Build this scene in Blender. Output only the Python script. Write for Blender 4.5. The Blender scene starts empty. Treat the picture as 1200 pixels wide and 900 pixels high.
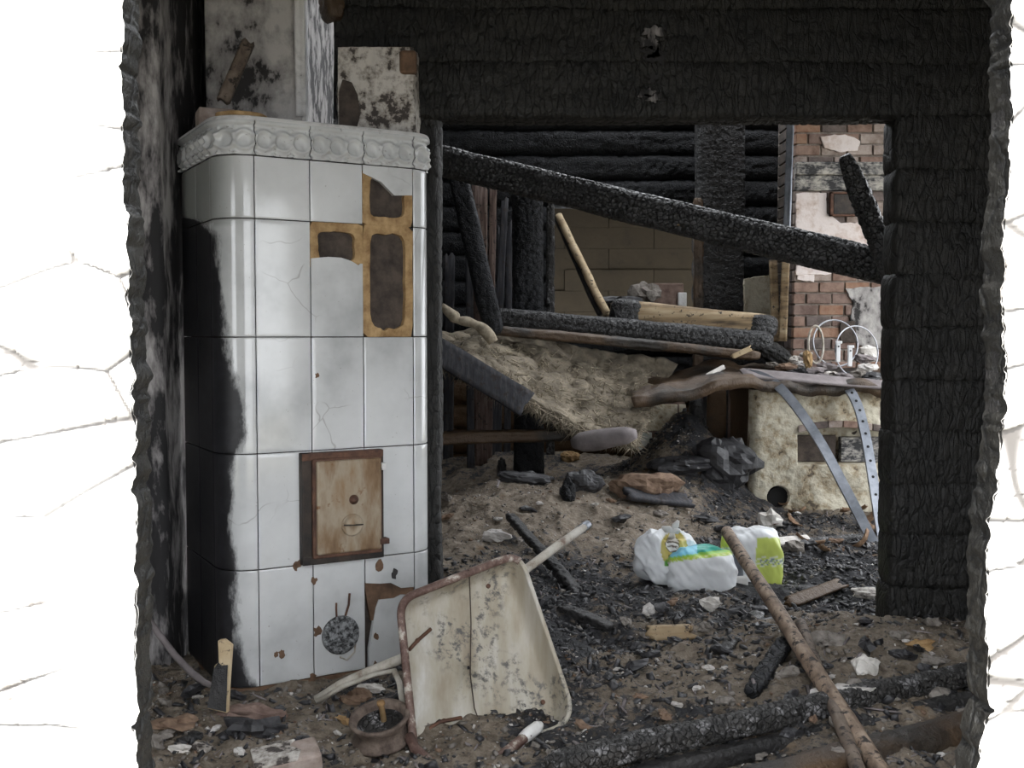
import bpy, bmesh, math, random
import numpy as np
from mathutils import Vector, Matrix

random.seed(7)
RNG = np.random.default_rng(11)
SC = bpy.context.scene
COL = SC.collection

# ------------------------------------------------------------------ camera
FPX = 1250.0                       # focal length in pixels of the 1200x900 frame
TH = math.atan(60.0 / FPX)         # slight downward tilt
CAMZ = 1.05
cd = bpy.data.cameras.new('camera')
cd.sensor_fit = 'HORIZONTAL'
cd.sensor_width = 36.0
cd.lens = 36.0 * FPX / 1200.0
cd.clip_start = 0.02
cam = bpy.data.objects.new('camera', cd)
cam.location = (0, 0, CAMZ)
cam.rotation_euler = (math.pi / 2 - TH, 0, 0)
COL.objects.link(cam)
SC.camera = cam

# ------------------------------------------------------------------ light
w = bpy.data.worlds.new('sky_world')
SC.world = w
w.use_nodes = True
bg = w.node_tree.nodes['Background']
bg.inputs['Color'].default_value = (0.93, 0.96, 1.0, 1)
bg.inputs['Strength'].default_value = 1.0
sd = bpy.data.lights.new('sun', 'SUN')
sd.energy = 1.8
sd.color = (1.0, 0.96, 0.88)
sd.angle = math.radians(0.6)
sun = bpy.data.objects.new('sun', sd)
sun.rotation_euler = Vector((0.12, 0.56, -0.82)).to_track_quat('-Z', 'Y').to_euler()
sun.location = (0, -5, 10)
COL.objects.link(sun)

vs = SC.view_settings
vs.view_transform = 'Standard'
vs.look = 'None'
vs.gamma = 1.0
vs.use_curve_mapping = False
vs.exposure = 2.35

# ------------------------------------------------------------------ helpers: projection
CT, ST = math.cos(TH), math.sin(TH)


def ray(px, py):
    u = (px - 600.0) / FPX
    v = (450.0 - py) / FPX
    return np.array([u, CT + v * ST, -ST + v * CT])


def at(px, py, Y):
    d = ray(px, py)
    t = Y / d[1]
    return np.array([d[0] * t, Y, CAMZ + d[2] * t])


def proj(P):
    P = np.asarray(P, float)
    x = P[..., 0]; y = P[..., 1]; z = P[..., 2] - CAMZ
    f = y * CT - z * ST
    up = y * ST + z * CT
    return 600 + FPX * x / f, 450 - FPX * up / f


# ------------------------------------------------------------------ helpers: noise
def _h(ix, iy, iz, seed):
    n = (ix.astype(np.int64) * 374761393 + iy.astype(np.int64) * 668265263 + iz.astype(np.int64) * 1274126177 + seed * 974634877) & 0x7fffffff
    n = ((n ^ (n >> 13)) * 1274126177) & 0x7fffffff
    n = ((n ^ (n >> 15)) * 668265263) & 0x7fffffff
    n = n ^ (n >> 16)
    return (n & 0xffff) / 65535.0


def vnoise(x, y, z, seed=0):
    x = np.asarray(x, float); y = np.asarray(y, float) + 0 * x; z = np.asarray(z, float) + 0 * x
    ix, iy, iz = np.floor(x), np.floor(y), np.floor(z)
    fx, fy, fz = x - ix, y - iy, z - iz
    ix, iy, iz = ix.astype(np.int64), iy.astype(np.int64), iz.astype(np.int64)
    fx = fx * fx * (3 - 2 * fx); fy = fy * fy * (3 - 2 * fy); fz = fz * fz * (3 - 2 * fz)
    r = 0
    for a in (0, 1):
        for b in (0, 1):
            for c in (0, 1):
                wgt = (fx if a else 1 - fx) * (fy if b else 1 - fy) * (fz if c else 1 - fz)
                r = r + wgt * _h(ix + a, iy + b, iz + c, seed)
    return r * 2 - 1


def fbm(x, y, z, seed=0, oct=4):
    r = 0; amp = 1.0; tot = 0
    for o in range(oct):
        r = r + amp * vnoise(x * 2 ** o, y * 2 ** o, z * 2 ** o, seed + o * 17)
        tot += amp; amp *= 0.5
    return r / tot


def worley(a, b, seed, wrapb=0):
    """F2-F1 of a jittered cell grid, a and b in cell units; wrapb = period of b."""
    ia, ib = np.floor(a).astype(np.int64), np.floor(b).astype(np.int64)
    f1 = np.full(a.shape, 9.0); f2 = np.full(a.shape, 9.0)
    for da in (-1, 0, 1):
        for db in (-1, 0, 1):
            ca, cb = ia + da, ib + db
            cw = np.mod(cb, wrapb) if wrapb else cb
            ja = ca + 0.5 + 0.75 * (_h(ca, cw, 0 * ca, seed) - 0.5)
            jb = cb + 0.5 + 0.75 * (_h(ca, cw, 0 * ca + 1, seed) - 0.5)
            d = np.sqrt((a - ja) ** 2 + (b - jb) ** 2)
            f2 = np.where(d < f1, f1, np.minimum(f2, d))
            f1 = np.minimum(f1, d)
    return f2 - f1


def sstep(e0, e1, x):
    t = np.clip((x - e0) / (e1 - e0), 0, 1)
    return t * t * (3 - 2 * t)


# ------------------------------------------------------------------ helpers: objects
def tag(o, label=None, cat=None, group=None, kind=None):
    if label: o['label'] = label
    if cat: o['category'] = cat
    if group: o['group'] = group
    if kind: o['kind'] = kind
    return o


def empty(name, loc=(0, 0, 0)):
    o = bpy.data.objects.new(name, None)
    o.empty_display_size = 0.05
    o.location = Vector([float(c) for c in loc])
    COL.objects.link(o)
    return o


def link(name, me, mat, parent=None, smooth=True, origin=None):
    """one mesh object; vertices are given in world space, the origin is moved to the base of the mesh"""
    n = len(me.vertices)
    co = np.empty(n * 3); me.vertices.foreach_get('co', co); co = co.reshape(-1, 3)
    if origin is None:
        lo, hi = co.min(0), co.max(0)
        origin = np.array([(lo[0] + hi[0]) / 2, (lo[1] + hi[1]) / 2, lo[2]])
    me.vertices.foreach_set('co', (co - origin).ravel())
    if smooth:
        me.polygons.foreach_set('use_smooth', np.ones(len(me.polygons), bool))
    me.update()
    if mat: me.materials.append(mat)
    o = bpy.data.objects.new(name, me)
    o.location = origin
    COL.objects.link(o)
    if parent is not None:
        o.parent = parent
        p = parent; off = Vector((0, 0, 0))
        while p is not None:
            off += p.location; p = p.parent
        o.location = Vector(origin) - off
    return o


class MB:
    def __init__(s):
        s.v = []; s.f = []; s.n = 0

    def add(s, v, f):
        v = np.asarray(v, float)
        s.v.append(v)
        s.f += [tuple(int(i) + s.n for i in q) for q in f]
        s.n += len(v)
        return s

    def box(s, lo, hi, R=None, c=None):
        lo = np.array(lo, float); hi = np.array(hi, float)
        v = np.array([[x, y, z] for z in (lo[2], hi[2]) for y in (lo[1], hi[1]) for x in (lo[0], hi[0])])
        if R is not None: v = v @ np.array(R).T
        if c is not None: v = v + np.array(c)
        return s.add(v, [(0, 2, 3, 1), (4, 5, 7, 6), (0, 1, 5, 4), (2, 6, 7, 3), (0, 4, 6, 2), (1, 3, 7, 5)])

    def prism(s, poly, ax, n, o, t):
        """poly: list of (a,b) in the plane spanned by ax=(A,B) at origin o; extruded t along n"""
        A, B = np.array(ax[0]), np.array(ax[1]); n = np.array(n); o = np.array(o)
        k = len(poly)
        top = np.array([o + A * a + B * b for a, b in poly])
        v = np.vstack([top, top + n * t])
        f = [tuple(range(k)), tuple(range(2 * k - 1, k - 1, -1))]
        f += [(i, i + k, (i + 1) % k + k, (i + 1) % k) for i in range(k)]
        return s.add(v, f)

    def tube(s, pts, r, seg=10, flat=None, roll=0.0):
        pts = np.asarray(pts, float)
        r = np.full(len(pts), r) if np.isscalar(r) else np.asarray(r, float)
        tg = np.gradient(pts, axis=0)
        tg /= np.linalg.norm(tg, axis=1)[:, None] + 1e-12
        up = np.array([0, 0, 1.0])
        if abs(tg[0] @ up) > 0.95: up = np.array([1.0, 0, 0])
        N = up - tg[0] * (tg[0] @ up); N /= np.linalg.norm(N)
        vs_ = []
        a = np.linspace(0, 2 * math.pi, seg, endpoint=False) + roll
        fx, fy = (1, 1) if flat is None else flat
        for i in range(len(pts)):
            N = N - tg[i] * (N @ tg[i]); N /= np.linalg.norm(N)
            Bn = np.cross(tg[i], N)
            vs_.append(pts[i] + r[i] * (np.cos(a)[:, None] * N * fy + np.sin(a)[:, None] * Bn * fx))
        v = np.vstack(vs_)
        f = []
        for i in range(len(pts) - 1):
            for j in range(seg):
                k = (j + 1) % seg
                f.append((i * seg + j, i * seg + k, (i + 1) * seg + k, (i + 1) * seg + j))
        f.append(tuple(range(seg - 1, -1, -1)))
        f.append(tuple((len(pts) - 1) * seg + j for j in range(seg)))
        return s.add(v, f)

    def grid(s, P, wrap=False, flip=False):
        nu, nv = P.shape[:2]
        f = []
        for i in range(nu - 1):
            for j in range(nv if wrap else nv - 1):
                k = (j + 1) % nv
                q = (i * nv + j, (i + 1) * nv + j, (i + 1) * nv + k, i * nv + k)
                f.append(q[::-1] if flip else q)
        return s.add(P.reshape(-1, 3), f)

    def mesh(s, name):
        me = bpy.data.meshes.new(name)
        me.from_pydata(np.vstack(s.v).tolist(), [], s.f)
        me.update()
        return me

    def build(s, name, mat, parent=None, smooth=False, bevel=0, recalc=True):
        me = s.mesh(name)
        if recalc:
            b = bmesh.new(); b.from_mesh(me); bmesh.ops.recalc_face_normals(b, faces=b.faces); b.to_mesh(me); b.free()
        o = link(name, me, mat, parent, smooth)
        if bevel:
            m = o.modifiers.new('bevel', 'BEVEL'); m.width = bevel; m.segments = 2; m.limit_method = 'ANGLE'
        return o


def fast_mesh(name, V, Q):
    me = bpy.data.meshes.new(name)
    V = np.ascontiguousarray(V, dtype=np.float32); Q = np.ascontiguousarray(Q, dtype=np.int32)
    k = Q.shape[1]
    me.vertices.add(len(V)); me.vertices.foreach_set('co', V.ravel())
    me.loops.add(Q.size); me.loops.foreach_set('vertex_index', Q.ravel())
    me.polygons.add(len(Q)); me.polygons.foreach_set('loop_start', np.arange(0, Q.size, k, dtype=np.int32))
    me.update(calc_edges=True)
    return me


def grid_quads(nu, nv, wrap=False, flip=False, base=0):
    i = np.arange(nu - 1)[:, None]; j = np.arange(nv if wrap else nv - 1)[None, :]
    k = (j + 1) % nv
    q = np.stack([i * nv + j, (i + 1) * nv + j, (i + 1) * nv + k, i * nv + k + 0 * j], -1).reshape(-1, 4) + base
    return q[:, ::-1] if flip else q


def attr(me, name, vals):
    a = me.attributes.new(name, 'FLOAT', 'POINT')
    a.data.foreach_set('value', np.asarray(vals, np.float32).ravel())


def colattr(me, name, rgb):
    a = me.attributes.new(name, 'FLOAT_COLOR', 'POINT')
    c = np.ones((len(me.vertices), 4), np.float32); c[:, :3] = rgb
    a.data.foreach_set('color', c.ravel())


# ------------------------------------------------------------------ helpers: materials
class NT:
    def __init__(s, name):
        s.m = bpy.data.materials.new(name); s.m.use_nodes = True
        s.t = s.m.node_tree; s.b = s.t.nodes['Principled BSDF']
        g = s.t.nodes.new('ShaderNodeNewGeometry'); s.pos = g.outputs['Position']

    def _in(s, sock, v):
        if isinstance(v, bpy.types.NodeSocket): s.t.links.new(v, sock)
        elif isinstance(v, (tuple, list)) and len(v) == 3 and sock.type == 'RGBA': sock.default_value = (*v, 1)
        else: sock.default_value = v

    def node(s, ty, ins=(), **kw):
        n = s.t.nodes.new(ty)
        for k, v in kw.items(): setattr(n, k, v)
        for k, v in dict(ins).items(): s._in(n.inputs[k], v)
        return n

    def scaled(s, sc):
        return s.node('ShaderNodeVectorMath', {0: s.pos, 1: sc}, operation='MULTIPLY').outputs[0]

    def noise(s, scale=5.0, detail=4, rough=0.55, vec=None, dist=0.0):
        return s.node('ShaderNodeTexNoise', {'Vector': vec or s.pos, 'Scale': scale, 'Detail': detail, 'Roughness': rough, 'Distortion': dist}).outputs['Fac']

    def voro(s, scale=5.0, feature='DISTANCE_TO_EDGE', vec=None):
        return s.node('ShaderNodeTexVoronoi', {'Vector': vec or s.pos, 'Scale': scale}, feature=feature).outputs['Distance']

    def ramp(s, fac, stops):
        n = s.node('ShaderNodeValToRGB', {'Fac': fac})
        e = n.color_ramp.elements
        while len(e) < len(stops): e.new(0.5)
        for el, (p, c) in zip(e, stops):
            el.position = p
            el.color = (*c, 1) if isinstance(c, (tuple, list)) else (c, c, c, 1)
        return n.outputs['Color']

    def mix(s, fac, a, b, blend='MIX'):
        n = s.node('ShaderNodeMix', data_type='RGBA', blend_type=blend)
        s._in(n.inputs[0], fac); s._in(n.inputs[6], a); s._in(n.inputs[7], b)
        return n.outputs[2]

    def math(s, op, a, b=0.0):
        return s.node('ShaderNodeMath', {0: a, 1: b}, operation=op).outputs[0]

    def attr(s, name, out='Fac'):
        return s.node('ShaderNodeAttribute', attribute_name=name).outputs[out]

    def bump(s, h, strength=0.4, dist=0.01, prev=None):
        ins = {'Height': h, 'Strength': strength, 'Distance': dist}
        n = s.node('ShaderNodeBump', ins)
        if prev: s.t.links.new(prev, n.inputs['Normal'])
        s.t.links.new(n.outputs[0], s.b.inputs['Normal'])
        return n.outputs[0]

    def out(s, color=None, rough=None, metal=None, spec=None):
        if color is not None: s._in(s.b.inputs['Base Color'], color)
        if rough is not None: s._in(s.b.inputs['Roughness'], rough)
        if metal is not None: s._in(s.b.inputs['Metallic'], metal)
        if spec is not None: s._in(s.b.inputs['Specular IOR Level'], spec)
        return s.m


def m_char(name, lo=(.006, .006, .007), hi=(.035, .033, .032), brown=0.0, spec=0.5, ash=0.0, rough=.5, cells=None, cstr=.35):
    t = NT(name)
    n = t.noise(9, 5, .6)
    c = t.mix(t.ramp(n, [(.3, 0), (.7, 1)]), lo, hi)
    if brown:
        c = t.mix(t.ramp(t.noise(3.3, 4), [(.55 - brown * .3, 0), (.72 - brown * .3, 1)]), c, (.09, .055, .03))
    if ash:
        c = t.mix(t.ramp(t.noise(22, 5, .7), [(.62 - ash * .3, 0), (.72 - ash * .3, 1)]), c, (.25, .245, .25))
    bn = t.bump(t.noise(130, 3, .6), .5, .006)
    bn = t.bump(t.noise(28, 5, .65), .5, .02, bn)
    if cells:
        wv = t.node('ShaderNodeVectorMath', {0: t.scaled(cells), 1: t.node('ShaderNodeTexNoise', {'Vector': t.pos, 'Scale': 9.0, 'Detail': 2}).outputs['Color']}, operation='ADD').outputs[0]
        e = t.ramp(t.voro(1.0, vec=wv), [(0, 0), (.10, 1)])
        t.bump(e, cstr, .005, bn)
        c = t.mix(e, (.004, .004, .004), c)
    return t.out(c, rough, spec=spec)


def m_mottle(name, pale, mid, dark, scale=6.0, t0=.42, t1=.6, rough=.85, speck=.5, vec=None, bump=.4):
    """peeling, sooty plaster: pale ground, dark soot flakes with hard ragged edges"""
    t = NT(name)
    v = t.scaled(vec) if vec else t.pos
    n1 = t.noise(scale, 7, .68, v, .3)
    n2 = t.noise(scale * 5.5, 4, .6, v)
    f = t.math('ADD', n1, t.math('MULTIPLY', t.math('SUBTRACT', n2, .5), speck))
    c = t.ramp(f, [(t0 - .06, dark), (t0, mid), (t1, pale)])
    t.bump(f, bump, .02)
    return t.out(c, rough)


MAT = {}
MAT['char'] = m_char('charred_wood')
MAT['char_wall'] = m_char('charred_log', (.006, .006, .0055), (.019, .0178, .0155), spec=.4, rough=.55, cells=(48, 20, 13), cstr=.5)
MAT['char_blue'] = m_char('charred_wood_glossy', (.005, .006, .008), (.014, .015, .019), spec=.35, rough=.55, cells=(42, 30, 42), cstr=.8)
MAT['char_beam'] = m_char('alligator_char', (.010, .010, .011), (.05, .049, .05), spec=.7, rough=.42, cells=(46, 36, 52), cstr=1.0)
MAT['char_ash'] = m_char('charred_wood_ashy', (.012, .011, .011), (.05, .047, .044), ash=.28, cells=(60, 50, 60), cstr=.8)
MAT['char_brown'] = m_char('half_burnt_wood', (.016, .013, .011), (.05, .042, .034), brown=.55)
MAT['log_brown'] = m_char('scorched_log', (.02, .016, .012), (.07, .056, .042), brown=.9, spec=.2)


def m_wood(name, a, b, c, vec, scale=14, spots=.0, rough=.7):
    t = NT(name)
    n = t.noise(scale, 5, .6, t.scaled(vec))
    col = t.ramp(n, [(.28, a), (.5, b), (.72, c)])
    if spots:
        col = t.mix(t.ramp(t.noise(30, 4, .7), [(.60 - spots * .2, 0), (.68 - spots * .2, 1)]), col, (.03, .022, .018))
    t.bump(n, .35, .006)
    return t.out(col, rough)


MAT['pole'] = m_wood('weathered_pole_wood', (.08, .052, .036), (.27, .195, .14), (.46, .365, .28), (1, .35, .5), 34, .35)
MAT['pole_grey'] = m_wood('greyed_pole_wood', (.07, .05, .04), (.17, .13, .10), (.26, .21, .17), (1, .35, .5), 34, .3)
MAT['pale_wood'] = m_wood('pale_bare_wood', (.26, .18, .10), (.46, .35, .21), (.58, .47, .31), (.6, 1, .6), 14, .15)
MAT['beam_wood'] = m_wood('scorched_pale_beam', (.05, .032, .02), (.30, .21, .115), (.50, .40, .26), (.35, 1, 2.6), 8, .12)
MAT['plank_dark'] = m_wood('sooty_plank_wood', (.016, .016, .02), (.035, .036, .044), (.09, .08, .08), (6, 6, .5), 9, .2)
MAT['plank_red'] = m_wood('singed_plank_wood', (.04, .025, .022), (.12, .075, .06), (.22, .17, .14), (8, 8, .4), 9, .2)

# glazed stove tile
t = NT('white_tile_glaze')
cl = t.noise(2.6, 5, .6)
base = t.ramp(cl, [(.32, (.40, .41, .41)), (.5, (.60, .61, .61)), (.66, (.69, .70, .70))])
base = t.mix(t.attr('left_shade'), base, (.30, .31, .29))  # unlit grey of the left side, painted into the glaze
crk = t.node('ShaderNodeTexVoronoi', {'Vector': t.node('ShaderNodeVectorMath', {0: t.pos, 1: t.node('ShaderNodeVectorMath', {0: t.node('ShaderNodeTexNoise', {'Vector': t.pos, 'Scale': 6.0, 'Detail': 3}).outputs['Color'], 1: (.12, .12, .12)}, operation='MULTIPLY').outputs[0]}, operation='ADD').outputs[0], 'Scale': 4.0}, feature='DISTANCE_TO_EDGE').outputs['Distance']
cm = t.math('MULTIPLY', t.ramp(crk, [(.002, 1), (.006, 0)]), t.ramp(t.noise(4.2, 2), [(.54, 0), (.6, 1)]))
base = t.mix(t.math('MULTIPLY', cm, .4), base, (.10, .08, .06))
spk = t.ramp(t.noise(95, 3, .6), [(.70, 0), (.74, 1)])
base = t.mix(t.math('MULTIPLY', spk, .5), base, (.2, .17, .13))
so = t.math('ADD', t.attr('soot'), t.math('MULTIPLY', t.math('SUBTRACT', t.noise(16, 7, .72, t.scaled((1, 1, .45))), .5), .09))
sm = t.ramp(t.math('ADD', so, .5), [(.485, 0), (.505, 1)])
base = t.mix(sm, base, t.ramp(t.noise(30, 4), [(.45, (.006, .006, .008)), (.75, (.02, .02, .024))]))
t.bump(t.noise(2.5, 2), .06, .02)
MAT['glaze'] = t.out(base, t.ramp(sm, [(0, .11), (1, .5)]), spec=.7)

# frieze, the same glaze with darker specks scattered at random
t = NT('grey_frieze_glaze')
base = t.ramp(t.noise(5, 5, .6), [(.3, (.46, .47, .47)), (.6, (.62, .63, .63))])
base = t.mix(t.ramp(t.noise(60, 4, .6), [(.62, 0), (.74, 1)]), base, (.2, .19, .18))
MAT['frieze'] = t.out(base, .18, spec=.65)


def m_simple(name, a, b, scale=12, rough=.8, metal=0.0, bump=.4, bscale=60, spec=.4, lo=.35, hi=.65):
    t = NT(name)
    c = t.mix(t.ramp(t.noise(scale, 5, .65), [(lo, 0), (hi, 1)]), a, b)
    if bump: t.bump(t.noise(bscale, 4, .6), bump, .006)
    return t.out(c, rough, metal, spec)


MAT['ochre'] = m_simple('ochre_tile_body', (.24, .14, .06), (.50, .34, .17), 22, .85)
MAT['core'] = m_simple('dark_clay_core', (.035, .028, .024), (.095, .075, .062), 18, .9)
MAT['basecl'] = m_simple('brown_clay_footing', (.07, .045, .03), (.20, .12, .075), 13, .9)
MAT['rust'] = m_simple('brown_rust', (.055, .028, .02), (.16, .08, .05), 20, .75)
MAT['iron_black'] = m_simple('blackened_iron', (.012, .011, .010), (.05, .035, .026), 14, .6)
t = NT('rusted_door_plate')
c = t.ramp(t.noise(5.5, 5, .6, t.scaled((1.6, 1.6, .55))), [(.32, (.06, .03, .015)), (.45, (.22, .14, .075)), (.56, (.36, .30, .22)), (.7, (.25, .15, .07))])
c = t.mix(t.ramp(t.noise(16, 5, .7), [(.6, 0), (.7, 1)]), c, (.17, .07, .02))
t.bump(t.noise(60, 4), .3, .004)
MAT['doorplate'] = t.out(c, .6, .2)
t = NT('speckled_iron_disc')
c = t.ramp(t.noise(75, 4, .7), [(.4, (.02, .02, .022)), (.5, (.16, .165, .17)), (.62, (.36, .37, .38))])
MAT['disc'] = t.out(c, .6, .3)
MAT['soot_plaster'] = m_mottle('sooty_peeling_plaster', (.42, .40, .39), (.15, .14, .14), (.016, .015, .016), 4.2, .49, .60, vec=(1, 1, .35))
MAT['wall_pale'] = m_mottle('smoked_grey_plaster', (.48, .46, .44), (.26, .245, .24), (.03, .028, .028), 3.6, .44, .62, vec=(1, 1, .7), speck=.7)
MAT['edge_pale'] = m_mottle('chalky_corner_plaster', (.70, .69, .68), (.50, .49, .48), (.12, .115, .11), 7, .33, .5)
MAT['block'] = m_mottle('crusted_lime_plaster', (.58, .55, .51), (.30, .27, .24), (.06, .05, .045), 8.0, .45, .62, speck=.9)
MAT['oven'] = m_mottle('stained_lime_plaster', (.58, .54, .43), (.36, .29, .19), (.12, .095, .07), 4.0, .37, .58, speck=.8, bump=.6)
MAT['chim_pl'] = m_mottle('smoked_white_plaster', (.78, .70, .67), (.55, .43, .37), (.16, .11, .09), 4.0, .40, .56, speck=.35)
MAT['moulding'] = m_mottle('sooty_moulding', (.48, .45, .40), (.16, .155, .15), (.04, .04, .042), 7.0, .50, .66, vec=(1, 1, 2))
MAT['mortar'] = m_simple('grey_mortar', (.17, .14, .12), (.36, .31, .27), 20, .95)
for i, (a, b) in enumerate([((.17, .105, .08), (.32, .22, .175)), ((.13, .085, .07), (.26, .185, .155)), ((.24, .185, .155), (.44, .37, .33)), ((.09, .075, .068), (.21, .165, .15)), ((.24, .125, .08), (.34, .22, .155))]):
    MAT['brick%d' % i] = m_simple('brick_clay_%s' % 'abcde'[i], a, b, 16, .9)
MAT['plaster_bit'] = m_simple('white_plaster_lump', (.50, .47, .43), (.74, .71, .67), 25, .9)
MAT['tray'] = None
t = NT('dirty_enamel')
st = t.noise(7, 5, .6, t.scaled((2.2, 1, .35)))
c = t.ramp(st, [(.28, (.27, .22, .155)), (.48, (.38, .34, .265)), (.62, (.46, .43, .37)), (.75, (.60, .59, .56))])
dk = t.noise(48, 5, .7)
c = t.mix(t.math('MULTIPLY', t.ramp(dk, [(.50, 0), (.62, 1)]), t.ramp(t.noise(6, 3), [(.45, 0), (.6, 1)])), c, (.10, .095, .09))
c = t.mix(t.ramp(t.noise(13, 5, .7), [(.70, 0), (.76, 1)]), c, (.26, .15, .08))
t.bump(dk, .12, .004)
MAT['tray'] = t.out(c, .55)
t = NT('flaking_painted_tube')
c = t.ramp(t.noise(24, 5, .7), [(.42, (.085, .045, .035)), (.56, (.17, .11, .09)), (.66, (.48, .44, .38))])
MAT['tube'] = t.out(c, .6)
t = NT('chalky_painted_tube')
c = t.ramp(t.noise(18, 5, .7), [(.30, (.16, .10, .07)), (.42, (.40, .36, .30)), (.6, (.55, .52, .46))])
MAT['tube_pale'] = t.out(c, .65)
MAT['grip'] = m_simple('white_plastic_grip', (.62, .60, .58), (.78, .77, .75), 20, .5)
MAT['steel'] = m_simple('galvanised_steel', (.17, .185, .21), (.32, .34, .38), 9, .42, .6, .1)
MAT['wire'] = m_simple('bare_wire', (.32, .33, .36), (.55, .56, .60), 9, .35, .5, 0)
MAT['cord'] = m_simple('rusty_cord', (.03, .022, .018), (.07, .05, .04), 9, .8, 0, 0)
MAT['white_clip'] = m_simple('white_ceramic_clip', (.72, .73, .75), (.82, .83, .84), 9, .4, 0, 0)
MAT['hole'] = m_simple('hole_shade', (.01, .01, .01), (.015, .015, .015), 9, .9, 0, 0)  # near-black colour that stands in for the shade inside holes
MAT['grey_log'] = m_simple('ash_grey_wood', (.15, .13, .13), (.27, .24, .24), 7, .85)
MAT['hub_rust'] = m_simple('ashy_rust', (.06, .042, .034), (.20, .155, .125), 26, .85)
MAT['leaf'] = m_simple('dry_brown_leaf', (.16, .09, .05), (.32, .21, .13), 30, .8)
MAT['straw'] = m_simple('burnt_straw_fill', (.10, .082, .06), (.30, .255, .19), 11, .95, 0, .8, 70)
MAT['straw_fibre'] = m_simple('straw_fibre', (.20, .165, .12), (.46, .40, .30), 25, .9, 0, 0)
MAT['char_bit'] = m_simple('charcoal_crumb', (.010, .010, .012), (.045, .044, .048), 30, .5, 0, .3, 90, .6)
MAT['ash_bit'] = m_simple('ash_crumb', (.12, .105, .09), (.28, .255, .23), 30, .95)
MAT['pale_bit'] = m_simple('pale_crumb', (.40, .37, .34), (.62, .60, .58), 30, .9)
MAT['clay_bit'] = m_simple('clay_crumb', (.13, .082, .056), (.26, .175, .12), 30, .9)
MAT['rear'] = m_mottle('brown_board', (.060, .044, .024), (.05, .037, .02), (.038, .028, .015), 4, .4, .6, speck=.3)
MAT['panel_white'] = m_simple('greenish_white_board', (.40, .43, .41), (.52, .55, .52), 9, .6, 0, 0)
MAT['roof'] = m_char('sooty_roof_board', (.02, .018, .016), (.05, .045, .04))
MAT['earth'] = m_simple('yard_ground', (.14, .13, .09), (.30, .27, .2), 2, .95)
t = NT('printed_plastic')
t.b.inputs['Subsurface Weight'].default_value = .15
t.b.inputs['Subsurface Radius'].default_value = (.02, .02, .02)
MAT['plastic'] = t.out(t.attr('print', 'Color'), .38, spec=.45)
t = NT('painted_by_vertex')
t.bump(t.noise(60, 4), .3, .005)
MAT['vcol'] = t.out(t.attr('print', 'Color'), .6)

# pale, sun-struck paint of the window posts, brown where it came off
t = NT('cracked_white_paint')
c = t.ramp(t.noise(5, 5, .6), [(.3, (.62, .60, .58)), (.6, (.82, .81, .80))])
c = t.mix(t.ramp(t.noise(7.5, 5, .6, t.scaled((1.6, 1, .5))), [(.60, 0), (.72, 1)]), c, (.20, .165, .145))
c = t.mix(t.attr('crack'), c, (.05, .042, .038))
MAT['post_paint'] = t.out(c, .8)

# floor of ash, sand and charcoal
t = NT('ash_and_sand')
n1 = t.noise(3.2, 6, .65); n2 = t.noise(26, 6, .7); n3 = t.noise(75, 4, .65)
sand = t.ramp(n2, [(.28, (.055, .043, .032)), (.44, (.15, .12, .09)), (.6, (.25, .21, .165)), (.8, (.40, .36, .32))])
coal = t.ramp(n2, [(.3, (.008, .008, .009)), (.55, (.03, .03, .033)), (.72, (.085, .084, .09)), (.85, (.25, .245, .25))])
z = t.math('ADD', t.attr('zone'), t.math('MULTIPLY', t.math('SUBTRACT', t.math('ADD', n1, t.math('MULTIPLY', n2, .9)), .95), 2.4))
c = t.mix(t.ramp(z, [(.38, 0), (.62, 1)]), sand, coal)
c = t.mix(t.ramp(n3, [(.69, 0), (.74, 1)]), c, (.40, .38, .36))
c = t.mix(t.ramp(t.noise(5.1, 4, .6, t.scaled((1, 1.3, 1))), [(.64, 0), (.72, 1)]), c, (.17, .115, .07))
bn = t.bump(n2, .7, .02)
t.bump(n3, .5, .008, bn)
MAT['floor'] = t.out(c, .85, spec=.35)


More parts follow.
